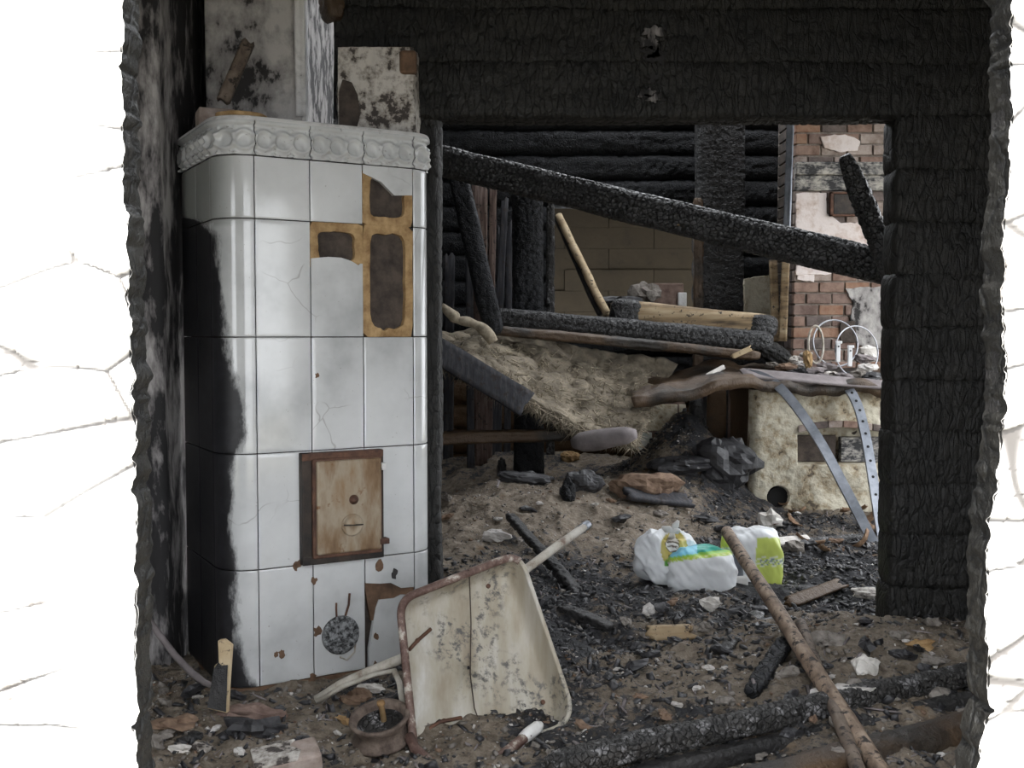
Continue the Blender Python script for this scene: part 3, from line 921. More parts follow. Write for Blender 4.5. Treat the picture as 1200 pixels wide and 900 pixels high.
g = .0014
for r in range(1, 6):
    z1, z0 = ROWZ[r], ROWZ[r + 1]
    for d0, d1 in SPLITS_L:
        curved_tile('tile', left_path(d0, d1), z0, z1, MAT['glaze'])
    curved_tile('tile', cornerL(), z0, z1, MAT['glaze'], nz=30)
    curved_tile('tile', cornerR(), z0, z1, MAT['glaze'])
    curved_tile('tile', right_path(R2, R1 + SDL), z0, z1, MAT['glaze'])
    for c in range(3):
        u0, u1 = c * TW, (c + 1) * TW
        if r == 1 and c == 2:
            a = stove_uz(428, 203); b = stove_uz(462, 229); e = stove_uz(484, 229)
            poly_tile('tile', [(u0 + g, z1 - g), (u0 + g, a[1]), ((a[0] + b[0]) / 2 + .004, (a[1] + b[1]) / 2 + .008), b, (u1 - g, e[1]), (u1 - g, z1 - g)])
            ring_frame(u0, u1, z0, z1 - .005, .026)
            continue
        if r == 2 and c == 2:
            ring_frame(u0, u1, z0, z1, .024)
            continue
        if r == 2 and c == 1:
            ps = [stove_uz(x, y) for x, y in [(370, 303), (385, 301), (400, 302), (412, 306), (420, 311), (422, 309)]]
            poly_tile('tile', [(u0 + g, z0 + g)] + [(u0 + g, ps[0][1])] + ps[1:] + [(u1 - g, ps[-1][1]), (u1 - g, z0 + g)])
            ring_frame(u0, u1, ps[0][1] - .03, z1, .026)
            continue
        if r == 5 and c == 2:
            a = [stove_uz(x, y) for x, y in [(431, 683), (445, 684), (458, 683), (470, 689), (484, 688)]]
            poly_tile('tile', [(u0 + g, z1 - g)] + [(u0 + g, a[0][1])] + a[1:4] + [(u1 - g, a[4][1]), (u1 - g, z1 - g)])
            b = [stove_uz(x, y) for x, y in [(442, 712), (444, 703), (462, 701), (470, 697), (484, 697)]]
            lo = stove_uz(440, 760)
            poly_tile('tile', [(u0 + .012, z0 + g), (u0 + .012, lo[1]), (b[0][0] - .004, b[0][1])] + b[1:4] + [(u1 - g, b[4][1]), (u1 - g, z0 + g)])
            poly_tile('tile_rim', [(u0 + g, a[0][1] - .02), (u0 + g, a[0][1] + .004), (u1 - g, a[4][1] + .004), (u1 - g, b[4][1] - .006), (b[1][0], b[0][1] - .04), (u0 + .02, b[0][1] - .04)], MAT['basecl'], .012, .005)
            continue
        curved_tile('tile', flat_path(u0, u1), z0, z1, MAT['glaze'], bow=.0008)

# chips where the glaze came off
for (px, py, rr_) in [(330, 765, .010), (323, 767, .006), (462, 673, .012), (367, 795, .012), (349, 662, .011), (346, 664, .008), (371, 440, .006), (440, 780, .010), (441, 745, .009), (371, 740, .012), (444, 662, .012), (368, 680, .009)]:
    c = stove_uz(px, py); n = 11; a = np.linspace(0, 2 * math.pi, n, endpoint=False)
    k = rr_ * (1 + .6 * vnoise(np.cos(a) * 2 + px, np.sin(a) * 2, 0 * a, 3))
    poly_tile('chip', [(c[0] + k[i] * math.cos(a[i]), c[1] + 1.3 * k[i] * math.sin(a[i])) for i in range(n)], MAT['basecl'] if py != 673 else MAT['char'], .004, -.0012)

# firebox door
d_u0, d_zt = stove_uz(350, 531); d_u1, _ = stove_uz(445, 525); _, d_zb = stove_uz(400, 656)
door = None


def front_box(name, u0, u1, z0, z1, d0, d1, mat, parent, bevel=.003):
    v = [s3(u, d, z) for z in (z0, z1) for d in (d0, d1) for u in (u0, u1)]
    return MB().add(v, [(0, 2, 3, 1), (4, 5, 7, 6), (0, 1, 5, 4), (2, 6, 7, 3), (0, 4, 6, 2), (1, 3, 7, 5)]).build(name, mat, parent, bevel=bevel)


fw = .030
door = front_box('firebox_door', d_u0 + fw * 1.35, d_u1 - fw * .45, d_zb + fw, d_zt - fw * .8, -.046, -.012, MAT['doorplate'], stove, .006)
tag(door, 'rust stained iron firebox door')
front_box('door_rim', d_u0 + fw * 1.0, d_u1 - fw * .25, d_zb + fw * .6, d_zt - fw * .55, -.036, -.010, MAT['rust'], door, .004)
front_box('door_frame', d_u0, d_u0 + fw, d_zb, d_zt, -.030, .004, MAT['iron_black'], stove)
front_box('door_frame', d_u1 - fw * .45, d_u1, d_zb, d_zt, -.030, .004, MAT['iron_black'], stove)
front_box('door_frame', d_u0, d_u1, d_zb, d_zb + fw * .9, -.031, .004, MAT['iron_black'], stove)
front_box('door_frame', d_u0, d_u1, d_zt - fw * .75, d_zt, -.031, .004, MAT['rust'], stove)
front_box('latch', d_u1 - .02, d_u1 + .010, d_zb + .045, d_zb + .062, -.052, -.02, MAT['rust'], door, .002)
front_box('hinge', d_u1 - .012, d_u1 + .002, d_zt - .062, d_zt - .040, -.048, -.02, MAT['edge_pale'], door, .002)


def lathe_on_front(name, cu, cz, prof, mat, parent, seg=28):
    """turn profile [(radius, height out of the stove)] about an axis on the front"""
    a = np.linspace(0, 2 * math.pi, seg, endpoint=False)
    P = np.array([[s3(cu + r_ * math.cos(t_), -h_, cz + r_ * math.sin(t_)) for t_ in a] for r_, h_ in prof])
    return MB().grid(P, wrap=True).build(name, mat, parent, smooth=True)


ku, kz = stove_uz(406, 612); hu, hz = stove_uz(408, 583)
lathe_on_front('air_regulator', ku, kz, [(.0005, .040), (.032, .040), (.034, .052), (.031, .0545), (.026, .051), (.010, .051), (.008, .058), (.0005, .059)], MAT['doorplate'], door)
lathe_on_front('knob', hu, hz, [(.014, .040), (.015, .048), (.010, .050), (.010, .055), (.006, .060), (.0005, .061)], MAT['rust'], door)
mb = MB()
mb.tube([s3(ku - .030, -.056, kz + .002), s3(ku, -.058, kz), s3(ku + .032, -.056, kz - .001)], .0022, 6)
mb.build('regulator_bar', MAT['iron_black'], door)

# round cleaning hatch with its wire loops
hu, hz = stove_uz(398, 743)
hatch = lathe_on_front('soot_hatch', hu, hz, [(.0005, .004), (.058, .002), (.060, .012), (.056, .017), (.046, .015), (.0005, .016)], MAT['disc'], stove)
tag(hatch, 'round grey speckled soot hatch')
mb = MB(); mb.tube([s3(hu - .012, -.008, hz + .05), s3(hu - .014, -.010, hz + .085), s3(hu - .012, -.006, hz + .10)], .003, 6); mb.build('hatch_wire', MAT['rust'], hatch)
mb = MB(); mb.tube([s3(hu + .014, -.008, hz + .05), s3(hu + .026, -.012, hz + .09), s3(hu + .030, -.010, hz + .125)], .0035, 6); mb.build('hatch_wire', MAT['rust'], hatch)
mb = MB(); mb.tube([s3(hu + .05, -.006, hz - .02), s3(hu + .045, -.010, hz - .06), s3(hu + .02, -.008, hz - .082), s3(hu - .002, -.006, hz - .07)], .003, 6); mb.build('hatch_wire', MAT['tube_pale'], hatch)

# ---- things on and behind the stove
ch = empty('chimney_flue', (-.87, 3.9, 1.6)); tag(ch, 'smoked grey plastered chimney flue rising behind the tiled stove', 'chimney')
cx0, cx1 = at(241, 100, 3.6)[0], at(352, 100, 3.6)[0]


def rough_wall(name, path, nrm, z0, z1, mat, parent, seed, amp=.008, nz=90, f=6.0):
    path = np.array(path, float); nrm = np.array(nrm, float)
    zz = np.linspace(z0, z1, nz); S = np.arange(len(path))[:, None] * .02 + 0 * zz[None, :]; Z = zz[None, :] + 0 * S
    d = amp * fbm(S * f, 0 * S, Z * f, seed, 4)
    P = np.stack([path[:, 0][:, None] + nrm[:, 0][:, None] * d, path[:, 1][:, None] + nrm[:, 1][:, None] * d, Z], -1)
    return MB().grid(P).build(name, mat, parent, smooth=True, recalc=False)


n1 = 24
rough_wall('flue_shaft', np.vstack([np.stack([np.linspace(cx0, cx1, n1), np.full(n1, 3.6)], -1), np.stack([np.full(20, cx1 + .006), np.linspace(3.606, 4.24, 20)], -1), [(cx0, 4.24), (cx0, 3.6)]]),
           np.vstack([np.tile([0, -1], (n1, 1)), np.tile([1, 0], (20, 1)), [(-1, 0), (-1, 0)]]), 1.45, 3.6, MAT['wall_pale'], ch, 71)
c0 = at(352, 135, 3.59)
plank('corner_bead', at(353, 136, 3.588), at(350, -60, 3.588), .035, .012, MAT['edge_pale'], ch, seed=4, n=40)
plank('corner_bead', np.array([cx1 + .010, 3.63, 1.5]), np.array([cx1 + .010, 3.63, 2.7]), .07, .010, MAT['edge_pale'], ch, nrm=(1, 0, 0), seed=5, n=40)
char_log('flue_stub', at(386, -40, 3.66), at(392, 22, 3.60), .07, .09, MAT['char_brown'], ch, seed=77, lump=.02)

bk = empty('plaster_block', at(445, 155, 3.5)); tag(bk, 'crusted plaster block standing on the right end of the stove', 'block')
bx0, bx1 = at(396, 100, 3.44)[0], at(486, 100, 3.44)[0]; bz0 = ROWZ[0] + .010; bz1 = at(440, 55, 3.44)[2]
P = []
nz = 60
rough_wall('block_body', np.vstack([np.stack([np.linspace(bx0, bx1 - .02, 30), np.full(30, 3.44)], -1), [(bx1 - .006, 3.443), (bx1, 3.45)], np.stack([np.full(12, bx1), np.linspace(3.46, 3.60, 12)], -1), [(bx0, 3.60), (bx0, 3.44)]]),
           np.vstack([np.tile([0, -1], (30, 1)), [(.5, -.7), (.8, -.5)], np.tile([1, 0], (12, 1)), [(-1, 0), (-1, 0)]]), bz0, bz1, MAT['block'], bk, 81, .012, 60, 9)
MB().box((bx0 + .004, 3.446, bz1 - .03), (bx1 - .006, 3.598, bz1 + .004)).build('block_top', MAT['basecl'], bk, bevel=.008)
q = at(481, 60, 3.43)
MB().box((q[0] - .035, 3.425, q[2] - .07), (q[0] + .018, 3.47, q[2] + .004)).build('bare_corner', MAT['basecl'], bk, bevel=.01)
q = at(405, 115, 3.432)
MB().prism([(-.022, -.11), (.03, -.11), (.045, -.05), (.038, .01), (.02, .05), (-.01, .06), (-.022, .02)], ((1, 0, 0), (0, 0, 1)), (0, 1, 0), q, .02).build('bare_patch', MAT['core'], bk, bevel=.003)

o = plank('leaning_lath', at(262, 118, 3.42), at(291, 50, 3.52), .038, .022, MAT['pole_grey'], seed=9, ragged=.01)
tag(o, 'short dark lath leaning against the flue on top of the stove', 'lath')
z = ROWZ[0] + .010
o = MB().box((-.055, -.05, 0), (.055, .05, .068), None, None).build('loose_brick', MAT['brick2'], bevel=.005)
o.location = Vector(tuple(at(252, 130, 3.38)[:2]) + (z,)); o.rotation_euler = (0, 0, .4)
tag(o, 'small pinkish brick lying on the left end of the stove top', 'brick')
c = s3(-.012, .065, ROWZ[0] + .010)
mb = MB(); a = np.linspace(0, 2 * math.pi, 22, endpoint=False)
mb.prism([(.075 * math.cos(t_) * (1 + .12 * math.sin(3 * t_)), .052 * math.sin(t_)) for t_ in a], ((SU[0], SU[1], 0), (SN[0], SN[1], 0)), (0, 0, 1), c, .016)
o = mb.build('clay_pad', MAT['ochre'], bevel=.005); tag(o, 'yellowish clay pad on the round corner of the stove top', 'clay pad')
o = MB().prism([(-.02, 0), (.018, 0), (.014, .016), (-.016, .018)], ((1, 0, 0), (0, 0, 1)), (0, 1, 0), tuple(at(276, 128, 3.24)[:2]) + (ROWZ[0] + .0262,), .02).build('tile_shard', MAT['panel_white'], bevel=.002)
tag(o, 'little white tile shard on the clay pad of the stove', 'shard')

# black-glazed shard leaning on the foot of the stove
YS = float(gp(255, 838)[1]) - .01
pts = [(262, 750), (271, 757), (268, 800), (266, 836), (243, 831), (247, 808), (251, 780), (256, 777), (255, 751)]
P0 = [at(x, y, YS + .04 * (836 - y) / 86) for x, y in pts]
sh = empty('leaning_shard', at(255, 836, YS)); tag(sh, 'broken black glazed tile leaning at the foot of the stove', 'tile shard')


def plate(name, P, n, th, mat, parent=None, bevel=0):
    P = np.array(P); k = len(P); n = np.array(n, float); n /= np.linalg.norm(n)
    V = np.vstack([P, P + n * th])
    return MB().add(V, [tuple(range(k)), tuple(range(2 * k - 1, k - 1, -1))] + [(i, i + k, (i + 1) % k + k, (i + 1) % k) for i in range(k)]).build(name, mat, parent, bevel=bevel)


plate('tile_body', P0, (.25, 1, .1), .014, MAT['pale_wood'], sh, .002)
P1 = [at(x, y, YS - .004 + .04 * (836 - y) / 86) for x, y in [(267, 779), (265, 834), (243, 829), (247, 806), (251, 783), (256, 776), (260, 780)]]
plate('black_glaze', P1, (0, -1, 0), .002, MAT['char'], sh)

# bent pale pipe at the wall stub
o = MB().tube([at(170, 718, 3.12), at(186, 743, 3.08), at(205, 768, 3.03), at(225, 789, 2.96), at(240, 800, 2.92), at(262, 808, 2.86)], [.008, .010, .010, .010, .009, .007], 10).build('bent_pipe', MAT['grey_log'], smooth=True)
tag(o, 'thin bent ash grey pipe lying against the wall left of the stove', 'pipe')

# ================================================================== FOREGROUND
# ---- overturned wheelbarrow, its tray open to the viewer
WB = {'tl': at(468, 703, 2.84), 'tr': at(609, 648, 3.0), 'br': at(676, 846, 2.80), 'bl': at(488, 905, 2.58)}
Pm = np.array([WB['tl'], WB['tr'], WB['br'], WB['bl']]); ctr = Pm.mean(0)
_, _, vt = np.linalg.svd(Pm - ctr); TN = vt[2]
if TN[1] > 0: TN = -TN                                   # towards the viewer


def on_tray(px, py, lift=0.0):
    d = ray(px, py); o_ = np.array([0, 0, CAMZ])
    p_ = ctr + TN * lift
    return o_ + d * (((p_ - o_) @ TN) / (d @ TN))


barrow = empty('wheelbarrow', (ctr[0], ctr[1], 0)); tag(barrow, 'tipped over wheelbarrow with a dirty cream tray beside the stove', 'wheelbarrow')
corners = [on_tray(*c_) for c_ in [(468, 703), (609, 648), (676, 846), (488, 905)]]


def round_loop(cs, rad, n=9):
    out = []
    k = len(cs)
    for i in range(k):
        p, c_, q_ = cs[i - 1], cs[i], cs[(i + 1) % k]
        r_ = rad[i]
        a = c_ + (p - c_) / np.linalg.norm(p - c_) * r_; b = c_ + (q_ - c_) / np.linalg.norm(q_ - c_) * r_
        for t_ in np.linspace(0, 1, n):
            out.append((1 - t_) ** 2 * a + 2 * t_ * (1 - t_) * c_ + t_ ** 2 * b)
        e = q_ + (c_ - q_) / np.linalg.norm(c_ - q_) * rad[(i + 1) % k]
        for t_ in np.linspace(0, 1, 14)[1:-1]:
            out.append(b + (e - b) * t_)
    return np.array(out)


rim = round_loop(corners, [.05, .06, .08, .05])
cc = rim.mean(0)
rings = []
for s_, dp in [(1.0, .0), (.995, .02), (.975, .055), (.95, .075), (.91, .088), (.82, .092), (.6, .094), (.3, .095), (.02, .095)]:
    rings.append(cc + (rim - cc) * s_ - TN * (dp) )
P = np.array(rings)
P[5:] += (TN[None, None, :] * (.004 * fbm(P[5:, :, 0] * 7, P[5:, :, 1] * 7, P[5:, :, 2] * 7, 5, 3))[..., None])
tr = MB().grid(P, wrap=True).build('tray', MAT['tray'], barrow, smooth=True)
m = tr.modifiers.new('solid', 'SOLIDIFY'); m.thickness = .003; m.offset = 0
nr = len(rim); i0 = 21 * 3 - 2; i1 = 21 + 5
seq = [(i0 + k) % nr for k in range((i1 - i0) % nr + 1)]
mb = MB(); mb.tube(rim[seq], .0115, 8); o = mb.build('rim', MAT['tube'], barrow, smooth=True); tag(o, 'rust brown rolled rim')
seq = [(i1 - 1 + k) % nr for k in range((i0 - i1) % nr + 3)]
mb = MB(); mb.tube(rim[seq], .007, 8); mb.build('rim', MAT['tray'], barrow, smooth=True)
DP = -.088
mb = MB(); mb.tube([on_tray(479, 762, DP), on_tray(489, 751, DP + .004), on_tray(505, 737, DP)], .005, 7); mb.build('strap', MAT['rust'], barrow, smooth=True)
mb = MB(); mb.tube([on_tray(503, 863, DP), on_tray(504, 853, DP), on_tray(515, 846, DP + .004), on_tray(541, 841, DP)], .005, 7); mb.build('strap', MAT['rust'], barrow, smooth=True)
for (px, py) in [(489, 751), (520, 845), (636, 823), (651, 813), (572, 687)]:
    c_ = on_tray(px, py, DP + .001); a = np.linspace(0, 2 * math.pi, 12, endpoint=False)
    e1 = np.cross(TN, [0, 0, 1.0]); e1 /= np.linalg.norm(e1); e2 = np.cross(TN, e1)
    mb = MB(); mb.prism([(.0065 * math.cos(t_), .0065 * math.sin(t_)) for t_ in a], (e1, e2), TN, c_, .004); mb.build('bolt', MAT['rust'], barrow)
# frame tubes behind the tray: front fork at the left, handles at the right
b1 = on_tray(470, 772, -.11); b2 = on_tray(610, 672, -.12)
mb = MB(); mb.tube([at(371, 820, 2.93), at(400, 802, 2.92), at(425, 790, 2.92), b1, (b1 + b2) / 2, b2, at(650, 642, 3.22), at(684, 618, 3.36)], [.0125, .0135, .0135, .0135, .0135, .0135, .0135, .0135], 12)
o = mb.build('frame_tube', MAT['tube_pale'], barrow, smooth=True)
mb = MB(); mb.tube([at(678, 622, 3.34), at(689, 614.5, 3.38)], .0145, 12); mb.build('end_cap', MAT['steel'], barrow, smooth=True)
mb = MB(); mb.tube([at(372, 822, 2.92), at(403, 804, 2.90), at(440, 790, 2.87), at(462, 786, 2.83), at(468, 800, 2.80), at(474, 840, 2.74)], [.010, .010, .009, .009, .008, .008], 10, flat=(1, .7))
mb.build('fork_brace', MAT['tube_pale'], barrow, smooth=True)
b3 = at(490, 888, 2.60)
mb = MB(); mb.tube([at(479, 862, 2.63), at(487, 878, 2.60), at(503, 893, 2.57), at(530, 925, 2.50), at(560, 915, 2.56), at(585, 888, 2.62), at(610, 868, 2.67), at(622, 859, 2.70)], .0135, 12)
mb.build('frame_tube', MAT['tube'], barrow, smooth=True)
mb = MB(); mb.tube([at(612, 866, 2.68), at(618, 861, 2.69), at(630, 852, 2.71), at(634, 849, 2.72)], [.015, .017, .0165, .010], 12)
o = mb.build('grip', MAT['grip'], barrow, smooth=True); tag(o, 'white plastic handle grip')
mb = MB(); mb.tube([on_tray(549, 668, .012), on_tray(550, 674, -.02), on_tray(552, 730, DP + .006), on_tray(551, 790, DP + .006), on_tray(556, 830, DP + .006), on_tray(566, 858, DP + .01), on_tray(580, 878, -.05), at(592, 888, 2.62)], .0018, 6)
o = mb.build('loose_string', MAT['cord'], smooth=True); tag(o, 'thin dark cord hanging down across the wheelbarrow tray', 'cord')

# ---- rusty wheel hub beside it
hb = empty('wheel_hub', at(446, 870, 2.8)); tag(hb, 'rusty wheel rim with a hub post lying between stove and wheelbarrow', 'wheel')
hc = gp(446, 872) + np.array([0, 0, .052])
tilt = Matrix.Rotation(.25, 3, 'X') @ Matrix.Rotation(-.12, 3, 'Y')


def hub_lathe(name, prof, mat, seg=36, c=hc, parent=hb):
    a = np.linspace(0, 2 * math.pi, seg, endpoint=False)
    P = np.array([[np.array(tilt @ Vector((r_ * math.cos(t_), r_ * math.sin(t_), z_))) + c for t_ in a] for r_, z_ in prof])
    return MB().grid(P, wrap=True).build(name, mat, parent, smooth=True)


hub_lathe('rim_ring', [(.058, -.012), (.060, .010), (.066, .022), (.076, .024), (.078, .018), (.070, .006), (.064, -.008), (.066, -.024), (.078, -.034), (.078, -.042), (.062, -.040), (.055, -.030), (.058, -.012)], MAT['hub_rust'])
hub_lathe('dish', [(.0005, -.016), (.03, -.014), (.05, -.008), (.060, .004), (.060, -.012), (.0005, -.026)], MAT['char_ash'])
hub_lathe('axle', [(.0005, .052), (.010, .052), (.011, .044), (.0075, .040), (.008, -.02), (.0005, -.022)], MAT['ochre'], 14, hc + np.array([.004, .035, 0]))
for nm, pp in [('flat_bar', [(392, 858), (415, 866), (436, 882), (462, 893), (482, 880)])]:
    o = plank(nm, at(385, 862, 2.80), at(462, 893, 2.68), .02, .005, MAT['tube_pale'], hb, nrm=(0, -.3, 1), seed=3)
    o = plank(nm, at(458, 893, 2.68), at(484, 878, 2.70), .018, .005, MAT['tube_pale'], hb, nrm=(0, -.3, 1), seed=4)

# ---- poles and beams at the bottom right
def lying(name, a, b, r, mat, seed=0, knots=.002, seg=12, n=26, taper=1.0):
    a = np.array(a); b = np.array(b); t_ = np.linspace(0, 1, n)
    P = a + (b - a) * t_[:, None]
    P[:, 2] += .004 * vnoise(t_ * 6, 0 * t_, 0 * t_, seed); P[:, 0] += .004 * vnoise(t_ * 5, 0 * t_ + 3, 0 * t_, seed)
    rr = r * (1 + (taper - 1) * t_) * (1 + .06 * vnoise(t_ * 14, 0 * t_, 0 * t_ + 1, seed))
    return MB().tube(P, rr, seg).build(name, mat, smooth=True)


def extend(a, b, k): return np.array(a) + (np.array(b) - np.array(a)) * k


pA, pB = at(852, 624, 4.05), at(1030, 900, 2.45)
o = lying('pole', pA, extend(pA, pB, 1.12), .0235, MAT['pole'], 3, taper=1.0); tag(o, 'long round wooden pole resting with its tip on the plastic bags', 'pole')
pA, pB = gp(938, 748) + [0, 0, .05], gp(1000, 905) + [0, 0, .035]
o = lying('pole', pA, extend(pA, pB, 1.18), .017, MAT['pole_grey'], 5); tag(o, 'thinner grey pole lying under and left of the long pole', 'pole')
up_ = lambda px, py, h: gp(px, py) + np.array([0, 0, h])
o = char_log('floor_beam', extend(up_(1150, 800, .036), up_(700, 903, .036), 1.1), extend(up_(700, 903, .036), up_(1150, 800, .036), 1.12), .075, .06, MAT['char_ash'], seed=301, cu=.018, cv=.04, depth=.005, lump=.006, sq=3)
tag(o, 'long charred beam lying across the floor at the lower right', 'beam')
o = char_log('floor_beam', extend(up_(1150, 828, .024), up_(800, 908, .024), 1.15), extend(up_(800, 908, .024), up_(1150, 828, .024), 1.12), .05, .05, MAT['char'], seed=302, cu=.03, cv=.05, depth=.004, lump=.006, sq=3)
tag(o, 'second charred beam tucked along the near side of the long one', 'beam')
o = char_log('floor_beam', extend(up_(1150, 856, .02), up_(960, 908, .02), 1.4), extend(up_(960, 908, .02), up_(1150, 856, .02), 1.15), .10, .06, MAT['char_brown'], seed=303, cu=.04, cv=.06, depth=.003, lump=.008, sq=4)
tag(o, 'dirt covered beam nearest the window at the lower right', 'beam')
o = char_log('charred_stick', at(596, 603, 5.0), at(716, 738, 3.85), .055, .04, MAT['char'], seed=305, cu=.05, cv=.06, depth=.010, lump=.006, sq=3)
tag(o, 'black cracked stick lying on the sandy heap behind the wheelbarrow handle', 'stick')
o = char_log('charred_stick', at(657, 712, 3.85), at(716, 736, 3.62), .06, .035, MAT['char'], seed=306, cu=.04, cv=.05, depth=.008, lump=.006, sq=4)
tag(o, 'short black stump of wood right of the wheelbarrow tray', 'stick')
o = char_log('charred_stick', at(640, 745, 3.6), at(700, 780, 3.35), .10, .05, MAT['char_blue'], seed=307, cu=.04, cv=.05, depth=.006, lump=.008, sq=4)
tag(o, 'wide piece of charcoal board lying beside the tray corner', 'board')
o = char_log('charred_stick', at(776, 842, 2.92), at(846, 842, 2.90), .022, .016, MAT['char'], seed=308, cu=.03, cv=.03, depth=.003, lump=.004)
tag(o, 'thin black stick on the ash behind the long floor beam', 'stick')
o = char_log('charred_stick', gp(880, 822) + [0, 0, .02], gp(922, 760) + [0, 0, .03], .06, .04, MAT['char_blue'], seed=309, cu=.04, cv=.05, depth=.006, lump=.01)
tag(o, 'charcoal chunk lying left of the long pole', 'charcoal')
o = char_log('charred_stick', gp(845, 770) + [0, 0, .01], gp(890, 725) + [0, 0, .02], .05, .03, MAT['char_ash'], seed=310, cu=.04, cv=.05, depth=.004, lump=.01)
tag(o, 'grey burnt slat pointing from the ash up to the pole', 'slat')
o = plank('singed_board', gp(762, 750) + [0, 0, .02], gp(812, 748) + [0, 0, .02], .05, .025, MAT['beam_wood'], nrm=(0, -.6, .8), seed=22, ragged=.03)
tag(o, 'short brown singed board end lying below the plastic bags', 'board')
o = plank('dark_batten', gp(795, 692) + [0, 0, .012], gp(985, 694) + [0, 0, .012], .03, .018, MAT['char'], nrm=(0, -.5, 1), seed=23, ragged=.012)
tag(o, 'dark batten lying along the front of the plastic bags', 'batten')
o = plank('reddish_board', gp(925, 712) + [0, 0, .02], gp(985, 692) + [0, 0, .03], .05, .014, MAT['log_brown'], nrm=(0, -.6, .8), seed=24, ragged=.035)
tag(o, 'flat brown scorched scrap lying right of the pole', 'scrap')
o = plank('painted_strip', at(893, 638, 5.1), at(948, 632, 5.2), .055, .02, MAT['plaster_bit'], nrm=(0, -.5, .8), seed=25, ragged=.006)
tag(o, 'pale painted slat sticking out right of the packets', 'slat')
o = char_log('charred_stick', at(940, 636, 5.2), at(1015, 630, 5.4), .05, .045, MAT['char_ash'], seed=311, cu=.04, cv=.05, depth=.005, lump=.006)
tag(o, 'burnt grey lath prolonging the pale slat to the right', 'lath')

# lumps with a place of their own
def lump(name, c, r, mat, seed, sq=(1, 1, .7), label=None, cat=None, group=None, n=8, rough=.9, parent=None, flat=True):
    th_ = np.linspace(0, math.pi, n); ph = np.linspace(0, 2 * math.pi, n * 2, endpoint=False)
    T_, F_ = np.meshgrid(th_, ph, indexing='ij')
    x, y, z_ = np.sin(T_) * np.cos(F_), np.sin(T_) * np.sin(F_), np.cos(T_)
    k = 1 + rough * (fbm(x * 1.6 + seed, y * 1.6, z_ * 1.6, seed, 3)) 
    f = np.round(k * 5) / 5 * .5 + k * .5 if flat else k
    P = np.stack([x * f * r * sq[0], y * f * r * sq[1], z_ * f * r * sq[2]], -1) + np.array(c) + [0, 0, r * sq[2] * .55]
    o = MB().grid(P, wrap=True).build(name, mat, parent, smooth=False)
    if label: tag(o, label, cat, group)
    return o


lump('plaster_lump', gp(1014, 785), .034, MAT['plaster_bit'], 3, (1.1, .8, .8), 'white plaster lump on the sandy slope right of the long pole', 'plaster')
lump('plaster_lump', gp(968, 757), .045, MAT['ash_bit'], 4, (1.1, .7, .55), 'grey angular stone half sunk near the middle of the pole', 'stone')
lump('plaster_lump', gp(1078, 760), .035, MAT['ochre'], 5, (1.2, .6, .5), 'yellowish flake lying at the foot of the log wall', 'flake')
lump('plaster_lump', gp(1052, 748), .034, MAT['ash_bit'], 6, (1.3, .6, .4), 'grey flake against the foot of the log wall', 'flake')
lump('plaster_lump', gp(1018, 700), .05, MAT['block'], 12, (1.4, .7, .4), 'flat grey slab fragment at the corner of the doorway', 'fragment')
lump('plaster_lump', gp(762, 722), .034, MAT['pale_bit'], 7, (1, .8, .7), 'rounded pale lump in the ash left below the bags', 'plaster')
lump('plaster_lump', gp(832, 712), .036, MAT['plaster_bit'], 8, (1.2, .7, .6), 'white plaster crumb close below the right packet', 'plaster')
lump('plaster_lump', gp(582, 632), .05, MAT['pale_bit'], 9, (1.3, .8, .6), 'pale crumbled plaster heap behind the tray top', 'plaster')
lump('plaster_lump', gp(903, 618), .06, MAT['plaster_bit'], 10, (1, .6, .9), 'white and red tile fragment behind the right packet', 'fragment')
lump('plaster_lump', gp(931, 648), .05, MAT['ash_bit'], 13, (1, .8, .8), 'grey rounded stone in the charcoal right of the packets', 'stone')
lump('plaster_lump', gp(990, 815), .05, MAT['pale_bit'], 14, (1.6, .6, .35), 'patch of white lime beside the lower part of the pole', 'lime')
lump('red_clod', gp(418, 822), .030, MAT['clay_bit'], 15, (1.2, .8, .7), 'reddish clay clod below the wheelbarrow fork', 'clod')
lump('white_scrap', gp(433, 808), .026, MAT['plaster_bit'], 16, (1.5, .7, .4), 'white scrap lying behind the rusty wheel', 'scrap')
lump('ochre_chunk', gp(407, 848), .02, MAT['ochre'], 17, (1.4, .8, .6), 'little ochre brick chunk left of the rusty wheel', 'chunk')
lump('charcoal_heap', gp(300, 858), .045, MAT['char_bit'], 18, (1.5, .8, .5), 'dark grey clinker lump on the floor before the stove', 'clinker')
lump('clay_chunk', gp(205, 852), .045, MAT['clay_bit'], 19, (1.4, .8, .4), 'flat ochre clay chunk at the lower left', 'clay')
lump('white_flake', gp(212, 880), .022, MAT['plaster_bit'], 20, (1.3, .8, .4), 'small white flake at the lower left corner', 'flake')
lump('white_flake', gp(237, 880), .020, MAT['block'], 26, (1.1, .8, .6), 'tiny pale crumb right of the small white flake', 'crumb')
lump('black_coal', gp(223, 870), .022, MAT['char'], 27, (1.3, .8, .7), 'black coal piece between the pale flakes at lower left', 'coal')
lump('red_brick_bat', gp(285, 842), .055, MAT['brick1'], 21, (1.5, .6, .4), 'reddish brick bat buried below the stove footing', 'brick')
lump('red_brick_bat', gp(318, 842), .04, MAT['brick0'], 28, (1.3, .6, .4), 'smaller reddish brick bat right of the buried one', 'brick')
br = MB().box((-.075, -.045, -.03), (.075, .045, .03)).build('fallen_brick', MAT['brick2'], bevel=.008)
MB().prism([(-.076, -.046), (.02, -.046), (.034, -.01), (.012, .02), (.03, .046), (-.076, .046)], ((1, 0, 0), (0, 1, 0)), (0, 0, 1), (0, 0, .024), .009).build('mortar', MAT['block'], br, bevel=.004)
q = gp(338, 914); br.location = Vector((q[0], q[1], q[2] + .012)); br.rotation_euler = (.12, -.10, .35)
